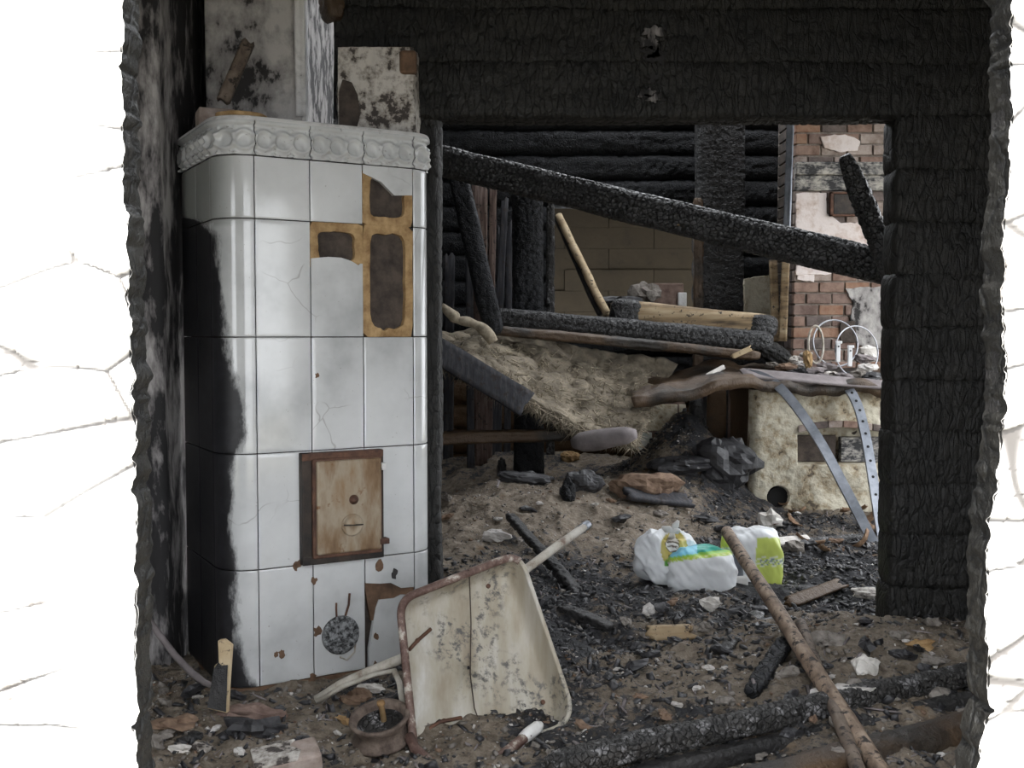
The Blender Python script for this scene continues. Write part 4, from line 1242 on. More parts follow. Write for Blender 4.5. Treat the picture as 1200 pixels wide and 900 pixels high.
tag(br, 'pale pink brick with white mortar at the bottom edge', 'brick')

# ---- plastic bags
def sac(name, c, rx, ry, rz, seed, paint, parent=None, box=2.6, crumple=.10, rot=0.0, n=72, mat=None):
    th_ = np.linspace(0.001, math.pi - .001, n); ph = np.linspace(0, 2 * math.pi, n * 2, endpoint=False)
    T_, F_ = np.meshgrid(th_, ph, indexing='ij')
    x, y, z_ = np.sin(T_) * np.cos(F_), np.sin(T_) * np.sin(F_), np.cos(T_)
    k = (np.abs(x) ** box + np.abs(y) ** box + np.abs(z_) ** box) ** (-1.0 / box)
    rid = 1 - np.abs(fbm(x * 1.5 + seed, y * 1.5 + z_ * .8, z_ * 1.1, seed, 2)) * 2.2
    rid2 = 1 - np.abs(fbm((x + z_ * .6) * 4.5 + seed, y * 2 + 3, (z_ - x * .5) * 1.6, seed + 3, 2)) * 2
    k = k * (1 + crumple * (rid - .5) + crumple * .35 * (rid2 - .5))
    X, Y, Z = x * k * rx, y * k * ry, z_ * k * rz
    Z = np.maximum(Z, -rz * .72)
    cr, sr = math.cos(rot), math.sin(rot)
    P = np.stack([X * cr - Y * sr, X * sr + Y * cr, Z + rz * .72], -1) + np.array(c)
    me = fast_mesh(name, P.reshape(-1, 3), grid_quads(n, 2 * n, True))
    b = bmesh.new(); b.from_mesh(me); bmesh.ops.recalc_face_normals(b, faces=b.faces); b.to_mesh(me); b.free()
    rgb = np.tile(np.array([.80, .82, .84]), (n * 2 * n, 1))
    Vp = P.reshape(-1, 3); px, py = proj(Vp)
    loc = np.stack([x, y, z_], -1).reshape(-1, 3)
    paint(rgb, px, py, loc)
    colattr(me, 'print', rgb)
    return link(name, me, mat or MAT['plastic'], parent)


def put(rgb, m_, c): rgb[m_] = c


def paint1(rgb, px, py, loc):
    # a yellow oval with a white swirl and dark lettering, green foot
    fr = loc[:, 1] < .35
    e = ((px - 790) / 13.0) ** 2 + ((py - 643) / 17.0) ** 2
    put(rgb, fr & (e < 1.5), (.50, .42, .10))
    put(rgb, fr & (e < 1.15), (.60, .50, .14))
    put(rgb, fr & (px > 778) & (px < 806) & (py > 650) & (py < 664) & (py > 690 - .42 * (px - 700)), (.12, .38, .06))
    s_ = ((px - 788) / 7.5) ** 2 + ((py - 638) / 8.5) ** 2
    put(rgb, fr & (s_ < 1.25), (.10, .07, .04))
    put(rgb, fr & (s_ < .95), (.82, .80, .76))
    for yy in (635, 640):
        put(rgb, fr & (s_ < .8) & (np.abs(py - yy - .08 * (px - 786) ** 2 * .3) < 1.0), (.12, .09, .06))
    base = 650 - .42 * (px - 792)
    put(rgb, fr & (px > 783) & (px < 805) & (np.abs(py - base) < 3.2) & (np.abs(((px - 783) % 5.5) - 2.7) > 1.0), (.10, .12, .03))


def paint2(rgb, px, py, loc):
    t_ = py - (652 - .12 * (px - 800))
    up = loc[:, 2] > .05
    put(rgb, up & (t_ < 5), (.45, .62, .06))
    put(rgb, up & (t_ < 1) , (.30, .60, .10))
    put(rgb, up & (t_ < -2) , (.05, .42, .33))
    put(rgb, up & (t_ < -1) & (px < 817), (.22, .62, .80))
    put(rgb, up & (np.abs(t_ - 3.5) < 1.0) & ((px % 7) < 3.5), (.66, .74, .30))


def paint3(rgb, px, py, loc):
    t_ = px - (868 + .28 * (py - 620))
    put(rgb, (t_ > 20 - .35 * (py - 620)) & (py > 630), (.60, .70, .16))
    put(rgb, (t_ > 20 - .35 * (py - 620)) & (py > 652) & (py < 664) & ((py + px * .4) % 5 < 2), (.78, .82, .70))
    put(rgb, (t_ > 25 - .35 * (py - 620)) & (py > 655) & (py < 662) & ((px + py) % 6 < 2.2), (.16, .26, .30))
    put(rgb, (px < 856) & (py < 642) & (py > 624), (.55, .64, .08))


bag1 = empty('plastic_bag', gp(780, 685)); tag(bag1, 'knotted white plastic bag with a yellow oval print', 'bag', )
YB1 = 4.42
zb = float(ground(.64, YB1)) + .0
b0 = at(780, 680, YB1)
sac('bag_body', (b0[0], YB1, b0[2]), .125, .10, .122, 3, paint1, bag1, 2.3, .20)
k0 = at(788, 624, YB1 - .05)
for (dx, dz, sx) in [(.022, .052, .016), (-.045, .026, .020), (.030, .012, .018)]:
    mb = MB(); mb.tube([k0 + [0, .02, -.03], k0, k0 + [dx * .5, -.01, dz * .6], k0 + [dx, -.015, dz]], [.018, .009, sx, .006], 9, flat=(1, .5)); o = mb.build('knot_ear', MAT['grip'], bag1, smooth=True)
bag2 = empty('plastic_bag', gp(823, 692)); tag(bag2, 'middle white bag with a green top lying against the knotted one', 'bag')
b0 = at(823, 694, 4.28)
sac('bag_body', (b0[0], 4.30, b0[2]), .135, .095, .105, 8, paint2, bag2, 3.2, .13, rot=-.1)
bag3 = empty('paper_packet', gp(880, 692)); tag(bag3, 'white packet with yellow green stripes under the pole tip', 'packet')
b0 = at(881, 693, 4.34)
sac('packet_body', (b0[0] + .01, 4.40, b0[2] + .01), .118, .085, .14, 14, paint3, bag3, 4.5, .09, rot=.25)
q_ = at(862, 660, 4.28)
MB().prism([(-.022, -.05), (.03, -.055), (.02, .045), (-.02, .05)], ((1, 0, 0), (0, -.2, .98)), (0, 1, 0), at(864, 664, 4.275), .03).build('side_pocket', MAT['steel'], bag3, bevel=.006)
q_ = at(863, 683, 4.26)
MB().prism([(-.045, -.03), (.05, -.03), (.048, .025), (-.035, .02)], ((1, 0, 0), (0, -.1, .99)), (0, 1, 0), q_, .05).build('packet_flap', MAT['grip'], bag3, bevel=.008)

# ================================================================== THE BACK ROOM
# ---- brick chimney at the right
CY = 6.85
BXL, BXR = at(931, 300, CY)[0], 2.62
bc = empty('brick_chimney', ((BXL + BXR) / 2, CY + .3, 0)); tag(bc, 'soot streaked brick chimney behind the right side of the doorway', 'chimney')
MB().box((BXL + .012, CY + .014, 0), (BXR, CY + .5, 3.2)).build('chimney_core', MAT['mortar'], bc)
ch_ = .0725; bl = .165
brick_me = {}
rb = random.Random(5)
for r in range(int(2.75 / ch_)):
    z0 = r * ch_
    if z0 + ch_ < at(950, 455, CY)[2]: continue
    x = BXL - (bl / 2 if r % 2 else 0) ; col = 0
    while x < BXR - .02:
        xa, xb = max(x, BXL), min(x + bl - .012, BXR)
        if xb - xa > .03:
            py = proj((xa, CY, z0))[1]
            k = rb.choice([0, 2, 2, 2, 3]) if py < 330 else rb.choice([0, 0, 1, 1, 4, 3])
            if py < 190 and xa < BXL + .16: k = rb.choice([4, 1, 0])
            dy = rb.uniform(-.006, .006)
            MB().box((xa, CY + dy, z0 + .005), (xb, CY + .06, z0 + ch_ - .006)).build('brick', MAT['brick%d' % k], bc, bevel=.004)
        x += bl; col += 1
# left flank of the chimney: sooty, with a grey sheet strip
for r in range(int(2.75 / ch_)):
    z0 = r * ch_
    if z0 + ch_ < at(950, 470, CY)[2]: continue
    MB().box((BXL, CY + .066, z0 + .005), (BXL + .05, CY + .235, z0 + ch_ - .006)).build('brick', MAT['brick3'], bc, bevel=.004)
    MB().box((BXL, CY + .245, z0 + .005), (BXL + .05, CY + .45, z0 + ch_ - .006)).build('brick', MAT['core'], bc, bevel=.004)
plank('cover_strip', at(927, 128, CY - .02), at(921, 300, CY - .02), .045, .012, MAT['steel'], bc, nrm=(-.5, -1, 0), seed=31)
plank('cover_strip', at(921, 300, CY - .02), at(917, 400, CY - .02), .05, .012, MAT['beam_wood'], bc, nrm=(-.5, -1, 0), seed=32)


def patch(name, pts, Y, th, mat, parent, seed=0, amp=.006):
    """ragged slab of plaster on a wall facing the viewer; outline given as points of that wall"""
    P = [at(x, y, Y) for x, y in pts]
    k = []
    for i in range(len(P)):
        a, b = P[i], P[(i + 1) % len(P)]
        n = max(2, int(np.linalg.norm(b - a) / .02))
        for j in range(n):
            q = a + (b - a) * j / n
            q = q + np.array([amp * vnoise(np.array(q[0] * 40), np.array(q[2] * 40), np.array(0.), seed), 0, amp * vnoise(np.array(q[0] * 40 + 9), np.array(q[2] * 40), np.array(0.), seed)])
            k.append(q)
    return plate(name, k, (0, 1, 0), th, mat, parent, .003)


patch('plaster_patch', [(933, 226), (968, 226), (970, 250), (985, 262), (1040, 258), (1040, 300), (1000, 292), (985, 300), (968, 296), (975, 322), (933, 322)], CY - .014, .02, MAT['chim_pl'], bc, 3)
patch('plaster_patch', [(990, 338), (1040, 335), (1040, 410), (1005, 405), (996, 380), (1000, 355)], CY - .012, .02, MAT['wall_pale'], bc, 4)
patch('plaster_patch', [(962, 160), (990, 157), (1008, 165), (1005, 176), (985, 178), (966, 174)], CY - .011, .014, MAT['chim_pl'], bc, 5)
patch('plaster_patch', [(936, 315), (955, 316), (953, 330), (934, 328)], CY - .012, .014, MAT['chim_pl'], bc, 6)
patch('plaster_patch', [(985, 378), (1002, 376), (1003, 402), (985, 402)], CY - .013, .016, MAT['core'], bc, 8)
for (y0, y1, pr) in [(191, 206, .05), (206, 224, .03)]:
    a = at(931, y1, CY)[2]; b = at(931, y0, CY)[2]
    MB().box((BXL - .006, CY - pr, a), (BXR, CY + .02, b)).build('moulding', MAT['moulding'], bc, bevel=.008)
sdz = at(988, 254, CY)[2], at(988, 226, CY)[2]; sdx = at(971, 240, CY)[0], at(1003, 240, CY)[0]
sd_ = MB().box((sdx[0] + .02, CY - .04, sdz[0] + .012), (sdx[1], CY - .012, sdz[1] - .012)).build('soot_door', MAT['iron_black'], bc, bevel=.004)
tag(sd_, 'small rusty iron soot door')
for bx_ in [(sdx[0], sdx[0] + .018, sdz[0], sdz[1]), (sdx[0], sdx[1], sdz[0], sdz[0] + .012), (sdx[0], sdx[1], sdz[1] - .012, sdz[1])]:
    MB().box((bx_[0], CY - .045, bx_[2]), (bx_[1], CY - .008, bx_[3])).build('soot_door_frame', MAT['rust'], sd_, bevel=.002)

# ---- low plastered oven before it
OY = 6.2
ox0, ox1 = at(879, 520, OY)[0], 2.62
oz1 = at(900, 457, OY)[2]; oz0 = -.03
ov = empty('masonry_oven', ((ox0 + ox1) / 2, OY + .3, 0)); tag(ov, 'low cream plastered masonry oven with an arched niche', 'oven')
nx_, nz_ = 220, 160
XX, ZZ = np.meshgrid(np.linspace(ox0, ox1, nx_), np.linspace(oz0, oz1, nz_), indexing='ij')
pxx, pyy = proj(np.stack([XX, 0 * XX + OY, ZZ], -1))
arch = 507 - 6 * np.clip(1 - ((pxx - 985) / 48.0) ** 2, 0, 1)
rec = sstep(935, 937, pxx) * sstep(arch - 1, arch + 1, pyy) * (1 - sstep(543, 545, pyy))
hole = 1 - sstep(.92, 1.0, np.sqrt(((pxx - 912) / 13.0) ** 2 + ((pyy - 583) / 13.5) ** 2))
dY = .16 * rec + .12 * hole - .016 * fbm(XX * 5, ZZ * 5, 0 * XX, 51, 4) - .005 * fbm(XX * 30, ZZ * 30, 0 * XX, 55, 3)
dY = dY + .06 * np.exp(-(XX - ox0) / .02) - .05 * sstep(575, 600, pyy + 0 * XX) * sstep(925, 960, pxx)
P = np.stack([XX, OY + dY, ZZ], -1)
o = MB().grid(P, flip=False).build('oven_front', MAT['oven'], ov, smooth=True, recalc=False)
MB().box((ox0 + .002, OY + .055, oz0), (ox0 + .03, OY + .62, oz1)).build('oven_flank', MAT['log_brown'], ov)
MB().box((ox0 + .03, OY + .17, oz0), (ox1, OY + .62, oz1 - .01)).build('oven_core', MAT['core'], ov)
a = np.linspace(0, 2 * math.pi, 20, endpoint=False)
MB().prism([(.060 * math.cos(t_), .062 * math.sin(t_)) for t_ in a], ((1, 0, 0), (0, 0, 1)), (0, 1, 0), at(912, 583, OY + .035), .03).build('flue_hole_shade', MAT['hole'], ov)  # dark disc painted as the shade inside the round hole
for k in range(6):
    t0_ = 936 + k * 17.5
    yy = [507 - 6 * max(0, 1 - ((x - 985) / 48.0) ** 2) for x in (t0_, t0_ + 16.5)]
    plate('arch_brick', [at(t0_, yy[0], OY - .012), at(t0_ + 16.5, yy[1], OY - .012), at(t0_ + 16.5, yy[1] - 8, OY - .012), at(t0_, yy[0] - 8, OY - .012)], (0, 1, 0), .08, MAT['brick%d' % ([2, 3, 2, 0, 2, 3][k])], ov, .004)
c_ = at(982, 527, OY + .10)
MB().box((at(938, 527, OY)[0], OY + .09, at(938, 543, OY)[2]), (at(985, 527, OY)[0], OY + .13, at(985, 512, OY)[2])).build('niche_slab', MAT['core'], ov, bevel=.004)
MB().box((at(990, 527, OY)[0], OY + .07, at(990, 543, OY)[2]), (at(1040, 527, OY)[0], OY + .13, at(990, 514, OY)[2])).build('niche_slab', MAT['moulding'], ov, bevel=.004)


# ---- the warped ceiling sheet that came down on the oven
def sheet(name, top, bot, Yt, Yb, th, mat, seed, amp=.02, n=60, nw=14, parent=None, f=5):
    """bent slab lofted between two polylines (pixel points at depths Yt / Yb)"""
    def samp(pl, Y):
        pl = np.array(pl, float); a = np.concatenate([[0], np.cumsum(np.linalg.norm(np.diff(pl, axis=0), axis=1))])
        s_ = np.linspace(0, a[-1], n)
        xs = np.interp(s_, a, pl[:, 0]); ys = np.interp(s_, a, pl[:, 1])
        Ys = np.interp(s_ / a[-1], np.linspace(0, 1, len(Y)), Y)
        return np.array([at(x, y, yy) for x, y, yy in zip(xs, ys, Ys)])
    A, B = samp(top, Yt), samp(bot, Yb)
    w_ = np.linspace(0, 1, nw)[None, :, None]
    P = A[:, None, :] * (1 - w_) + B[:, None, :] * w_
    d = amp * fbm(P[..., 0] * f, P[..., 1] * f, P[..., 2] * f, seed, 4)
    P[..., 2] += d; P[..., 1] -= d * .6
    P[..., 0] += .3 * amp * fbm(P[..., 0] * f * 2 + 5, P[..., 1] * f * 2, P[..., 2] * f * 2, seed + 4, 3)
    o = MB().grid(P).build(name, mat, parent, smooth=True)
    m_ = o.modifiers.new('solid', 'SOLIDIFY'); m_.thickness = th; m_.offset = 0
    return o, P


o, PS = sheet('warped_ceiling_sheet', [(742, 458), (790, 442), (840, 428), (880, 430), (940, 438), (1045, 436)], [(742, 471), (800, 464), (850, 450), (885, 448), (940, 458), (1045, 458)], (6.5, 6.6, 6.75, 6.8), (5.9, 5.95, 6.1, 6.1), .06, MAT['char_brown'], 61, .05, f=7)
tag(o, 'warped scorched ceiling sheet sagging onto the masonry oven', 'sheet')
o = plank('grey_tin_strip', at(870, 437, 6.12), at(1045, 452, 6.12), .10, .012, MAT['grey_log'], nrm=(0, -.5, 1), seed=71, ragged=.02)
tag(o, 'ash grey strip along the front edge above the oven', 'strip')

# rails bent over the oven edge
def rail(name, pts, Ys, label, holes=False):
    P = np.array([at(x, y, Y) for (x, y), Y in zip(pts, Ys)])
    tt = np.linspace(0, 1, len(P)); t2 = np.linspace(0, 1, 40)
    # smooth interpolation
    Q = np.stack([np.interp(t2, tt, P[:, i]) for i in range(3)], -1)
    for _ in range(6): Q[1:-1] = (Q[:-2] + 2 * Q[1:-1] + Q[2:]) / 4
    root = empty(name, Q[-1]); tag(root, label, 'rail', 'bent metal rails over the oven')
    tg = np.gradient(Q, axis=0); tg /= np.linalg.norm(tg, axis=1)[:, None]
    sd2 = np.cross(tg, np.array([0, -1.0, 0.15])); sd2 /= np.linalg.norm(sd2, axis=1)[:, None]
    nn = np.cross(sd2, tg)
    wd = .026
    prof = [(-wd, .018), (-wd, 0), (wd, 0), (wd, .018), (wd - .004, .018), (wd - .004, .004), (-wd + .004, .004), (-wd + .004, .018)]
    G = np.array([[Q[i] + sd2[i] * a - nn[i] * b for a, b in prof] for i in range(len(Q))])
    mb = MB().grid(G, wrap=True)
    mb.add(G[0], [tuple(range(8))]); mb.add(G[-1], [tuple(range(8))])
    mb.build('channel', MAT['steel'], root)
    if holes:
        a = np.linspace(0, 2 * math.pi, 10, endpoint=False)
        for i in range(4, 40, 3):
            m2 = MB(); m2.prism([(.008 * math.cos(t_), .008 * math.sin(t_)) for t_ in a], (sd2[i], tg[i]), nn[i], Q[i] - nn[i] * .001, .0025); m2.build('punched_hole_shade', MAT['hole'], root)  # dark discs on the channel stand in for shaded holes
    return root


rail('metal_rail', [(872, 437), (893, 440), (915, 453), (940, 484), (965, 522), (990, 570), (1012, 612), (1030, 648)], (6.15, 6.1, 6.05, 5.95, 5.8, 5.6, 5.45, 5.35), 'plain grey metal rail bent from the oven top down to the floor')
rail('metal_rail', [(984, 446), (998, 458), (1008, 480), (1015, 510), (1021, 545), (1028, 590), (1036, 640)], (6.15, 6.08, 6.0, 5.9, 5.8, 5.65, 5.5), 'punched metal rail with a row of holes beside the log wall', True)


def loop(name, px, py, rx, ry, Y, label, rot=0.0, tiltx=0.3, r_=.005, a0=0, a1=2 * math.pi, mat='wire'):
    c = at(px, py, Y); k = Y / FPX
    a = np.linspace(a0, a1, 44)
    P = np.stack([c[0] + rx * k * np.cos(a), c[1] + tiltx * rx * k * np.sin(a + rot), c[2] + ry * k * np.sin(a)], -1)
    if a1 - a0 > 6.2: P = np.vstack([P[:-1], P[:2]])
    o = MB().tube(P, r_, 7).build(name, MAT[mat], smooth=True); tag(o, label, 'wire', 'wire loops on the oven'); return o


loop('wire_loop', 979, 402, 26, 27, 6.5, 'upright wire loop leaning on the brick of the chimney')
loop('wire_loop', 1004, 412, 28, 30, 6.35, 'wire loop nearest the log wall above the oven', 1.0, .4, .004)
loop('wire_loop', 956, 404, 9, 22, 6.45, 'small pale coil of cable at the left of the wire loops', .4, .3, .007, mat='tube_pale')
for (px, lab) in [(982, 'left white ceramic clip standing on the oven rubble'), (996, 'right white ceramic clip standing on the oven rubble')]:
    py = 412 if px == 982 else 417
    c = at(px, py, 6.3)
    rt = empty('ceramic_clip', c + [0, 0, -.06]); tag(rt, lab, 'clip', 'white clips on the oven')
    MB().box((-.012, -.01, -.062), (.012, .01, .05), None, c).build('clip_body', MAT['white_clip'], rt, bevel=.003)
    MB().box((-.014, -.012, .046), (.022, .012, .062), None, c).build('clip_head', MAT['white_clip'], rt, bevel=.003)
    a = np.linspace(0, 2 * math.pi, 10, endpoint=False)
    MB().prism([(.005 * math.cos(t_), .005 * math.sin(t_)) for t_ in a], ((1, 0, 0), (0, 0, 1)), (0, -1, 0), c + [0, -.009, .03], .004).build('clip_hole_shade', MAT['hole'], rt)  # small dark disc in place of a shaded hole

# heap of rubble bits on the oven
rr = random.Random(12)
OVZ = lambda X, Y: float(at(960, 445, 6.3)[2])
tops = [(905, 425), (918, 428), (930, 420), (942, 425), (955, 432), (967, 428), (975, 437), (990, 440), (1006, 436), (1016, 430), (1024, 438), (945, 412), (1012, 418), (925, 438), (1000, 447), (1020, 446), (960, 440), (935, 434)]
for i, (px, py) in enumerate(tops):
    Y = 6.55 - .35 * (py - 412) / 35.0
    c = at(px, py + 5, Y)
    mt = ['char_bit', 'block', 'pale_bit', 'ash_bit', 'clay_bit', 'grey_log'][rr.randrange(6)]
    lump('mortar_lump', c, rr.uniform(.03, .05), MAT[mt], 400 + i, (1.3, .9, .55), 'rubble lump in the heap on top of the masonry oven', 'rubble', 'rubble heaped on the masonry oven', n=8)
lump('mortar_lump', at(975, 446, 6.45) + [-.05, .05, -.06], .12, MAT['char_bit'], 431, (3.2, 1.6, .5), 'low dark ash bed under the rubble on the oven', 'ash bed', n=14)
lump('bulb_fragment', at(947, 428, 6.3), .045, MAT['ochre'], 433, (.6, .6, 1.1), 'pale yellow fragment upright at the left end of the oven rubble', 'fragment')
lump('mason_stone', at(1015, 420, 6.55), .06, MAT['plaster_bit'], 434, (1.1, .7, .8), 'pale mortar lump at the foot of the chimney near the log wall', 'mortar')

# ---- fallen beams and posts
o = char_log('fallen_beam', extend(at(1030, 312, 4.35), at(520, 189, 4.95), 1.55), extend(at(520, 189, 4.95), at(1030, 312, 4.35), 1.22), .14, .14, MAT['char_beam'], seed=320, cu=.028, cv=.034, depth=.010, sq=3.0, lump=.010, step=.006, nv=80)
tag(o, 'long charred beam fallen slantwise across the doorway', 'beam')
o = plank('pale_split', at(712, 236, 4.655), at(800, 262, 4.555), .035, .012, MAT['beam_wood'], seed=41, ragged=.03, nrm=(0, -1, .3))
tag(o, 'strip of unburnt wood showing on the fallen beam', 'split')
e0, e1 = at(990, 182, 4.1), at(1034, 290, 4.15)
o = char_log('hanging_stump', e0, extend(e0, e1, 1.5), .075, .07, MAT['char_beam'], seed=322, cu=.03, cv=.04, depth=.008, sq=2.6, lump=.014, taper=1.3, ends=.05)
tag(o, 'burnt stub of timber hanging beside the log wall before the chimney', 'stub')
o = char_log('burnt_post', at(843, 548, 7.6), at(843, 120, 7.6), .34, .16, MAT['char_beam'], seed=323, cu=.05, cv=.03, depth=.008, sq=5, lump=.015, up=(0, 1, 0))
tag(o, 'broad charred post right of the rear window hole', 'post')
o = char_log('burnt_post', at(818, 550, 7.48), at(818, 232, 7.48), .07, .06, MAT['char_brown'], seed=324, cu=.045, cv=.05, depth=.006, sq=5, up=(0, 1, 0))
tag(o, 'narrow brown edged post at the rear window hole', 'post')
o = char_log('burnt_post', at(620, 570, 6.9), at(618, 215, 6.9), .20, .18, MAT['char_blue'], seed=325, cu=.05, cv=.05, depth=.008, sq=4, lump=.012, up=(0, 1, 0))
tag(o, 'thick bluish black post left of the rear window hole', 'post')
o = char_log('burnt_post', at(645, 560, 7.2), at(645, 235, 7.2), .055, .05, MAT['char_ash'], seed=326, cu=.03, cv=.04, depth=.006, sq=4, up=(0, 1, 0))
tag(o, 'thin cracked post beside the thick one at the window hole', 'post')
o = char_log('slanting_post', at(535, 200, 6.4), at(580, 392, 6.2), .12, .08, MAT['char_blue'], seed=327, cu=.06, cv=.05, depth=.006, sq=4, up=(0, 1, 0))
tag(o, 'slanting black timber in the dark corner left of the doorway', 'post')
for k, (x0, y0, x1, y1, mt, wd, lab) in enumerate([
        (549, 225, 552, 350, 'plank_dark', .05, 'leftmost upright plank in the dark corner'),
        (557, 212, 562, 345, 'plank_red', .05, 'second upright plank in the dark corner with pale edge'),
        (566, 220, 566, 330, 'plank_red', .06, 'reddish upright plank in the middle of the dark corner'),
        (578, 215, 572, 330, 'plank_red', .05, 'upright plank with a pale splintered edge in the dark corner'),
        (592, 232, 574, 318, 'plank_dark', .05, 'plank leaning to the left across the dark corner'),
        (587, 265, 583, 375, 'plank_dark', .05, 'grey plank left of the thick bluish post'),
        (597, 262, 594, 372, 'plank_dark', .05, 'narrow grey plank touching the thick bluish post'),
        (527, 300, 525, 380, 'plank_dark', .07, 'dark plank right beside the door post')]):
    o = plank('upright_plank', at(x1, 560, 7.0 + .05 * k), at(x0, y0, 7.15 + .05 * k), wd, .02, MAT[mt], seed=50 + k, ragged=.03)
    tag(o, lab, 'plank', 'upright planks in the dark corner')
# horizontal timbers under the rear window
o = char_log('wall_beam', at(575, 372, 6.6), at(905, 401, 6.5), .16, .13, MAT['char_beam'], seed=330, cu=.035, cv=.05, depth=.008, sq=3, lump=.01)
tag(o, 'thick charred beam lying below the rear window hole', 'beam')
o = char_log('wall_beam', at(560, 385, 6.4), at(890, 417, 6.35), .12, .06, MAT['char_brown'], seed=331, cu=.05, cv=.06, depth=.005, sq=4, lump=.012)
tag(o, 'thin singed beam under the thick charred one', 'beam')
o = char_log('pale_beam', at(722, 366, 6.7), at(905, 382, 6.6), .15, .16, MAT['beam_wood'], seed=332, cu=.2, cv=.2, depth=.002, sq=4, lump=.008, taper=.85)
char_log('charred_end', at(715, 364, 6.69), at(752, 369, 6.68), .168, .175, MAT['char_beam'], o, seed=341, cu=.03, cv=.04, depth=.006)
char_log('charred_end', at(876, 381, 6.61), at(910, 384, 6.6), .15, .15, MAT['char_beam'], o, seed=342, cu=.03, cv=.04, depth=.006)
tag(o, 'half burnt beam with bare yellow wood under the rear window', 'beam')
o = char_log('wall_beam', at(880, 400, 6.5), at(925, 425, 6.5), .13, .12, MAT['char_wall'], seed=334, cu=.04, cv=.04, depth=.012, sq=3, lump=.02)
tag(o, 'crumbling charcoal end of beam left of the brick chimney', 'beam')
o = lying('pale_stick', at(655, 253, 7.3), at(711, 369, 6.85), .028, MAT['pale_wood'], 9); tag(o, 'pale peeled stick leaning in the rear window hole', 'stick')
o = lying('burnt_stick', at(651, 255, 7.33), at(703, 369, 6.9), .018, MAT['char'], 10); tag(o, 'black stick leaning along the pale peeled stick', 'stick')
c = at(783, 349, 7.5)
rb_ = MB().box((-.14, -.06, -.09), (.10, .06, .10), None, c).build('brick_stack', MAT['brick1'], bevel=.01); tag(rb_, 'dark red brick stump on the sill of the rear window hole', 'brick')
lump('sill_clod', at(756, 352, 7.4), .09, MAT['ash_bit'], 441, (1.2, .8, .9), 'ashy clod left of the brick stump on the rear sill', 'clod')
lump('sill_clod', at(728, 358, 7.35), .08, MAT['char_bit'], 442, (1.8, .8, .5), 'flat dark clod behind the pale stick on the rear sill', 'clod')
c = at(799, 353, 7.45)
o = MB().box((-.03, -.03, -.07), (.03, .03, .06), None, c).build('white_post', MAT['edge_pale'], bevel=.006); tag(o, 'short whitish peg right of the brick stump on the rear sill', 'peg')
o = patch('plaster_slab', [(873, 326), (903, 322), (908, 340), (906, 372), (890, 376), (873, 374)], 7.3, .05, MAT['oven'], None, 7); tag(o, 'stained plaster panel between the broad post and the chimney', 'panel')
o = plank('pale_lath', at(906, 305, 7.1), at(909, 400, 7.0), .05, .03, MAT['beam_wood'], seed=61); tag(o, 'upright scorched lath left of the brick chimney', 'lath')
o = plank('pale_lath', at(858, 418, 6.3), at(880, 408, 6.3), .03, .012, MAT['pale_wood'], seed=62, ragged=.01); tag(o, 'yellow splinter on the beams left of the chimney', 'splinter')
o = plank('white_splinter', at(828, 441, 6.2), at(848, 430, 6.25), .03, .012, MAT['plaster_bit'], nrm=(0, -.6, .8), seed=63, ragged=.01); tag(o, 'white splinter lying on the warped ceiling sheet', 'splinter')

# ---- slumped ceiling fill of straw and clay
fill = empty('ceiling_fill', at(620, 520, 6.2)); tag(fill, 'slumped straw and clay ceiling fill hanging in the back room', 'ceiling fill')
o, PF = sheet('fill_mat', [(505, 392), (560, 388), (620, 398), (680, 412), (755, 424), (790, 438)], [(505, 418), (560, 440), (610, 475), (660, 500), (690, 515), (745, 512)], (6.6, 6.55, 6.6, 6.6), (5.95, 5.85, 5.8, 5.85), .07, MAT['straw'], 71, .07, 110, 46, fill, 6)
fv = []; ff = []
rs = np.random.default_rng(5)
nn_ = 11000
I = rs.integers(2, 108, nn_); J = rs.integers(6, 46, nn_)
base = PF[I, J] + rs.normal(0, .012, (nn_, 3)) + np.array([0, -.03, .0])
dr = rs.normal(0, 1, (nn_, 3)) * [1, .7, .6] + [0, -.6, -.7]
dr /= np.linalg.norm(dr, axis=1)[:, None]
ln = rs.uniform(.03, .11, nn_)[:, None]
sdv = np.cross(dr, rs.normal(0, 1, (nn_, 3))); sdv /= np.linalg.norm(sdv, axis=1)[:, None]; sdv *= .0045
a_ = base + sdv; b_ = base - sdv; c_ = base + dr * ln + [0, 0, -.006]; e_ = base + np.cross(dr, sdv)
V = np.stack([a_, b_, e_, c_], 1).reshape(-1, 3)
k_ = np.arange(nn_)[:, None] * 4
T3 = np.vstack([k_ + [[0, 1, 3]], k_ + [[1, 2, 3]], k_ + [[2, 0, 3]]])
o = link('straw_fibres', fast_mesh('straw_fibres', V, T3), MAT['straw_fibre'], fill, smooth=False); o['kind'] = 'stuff'
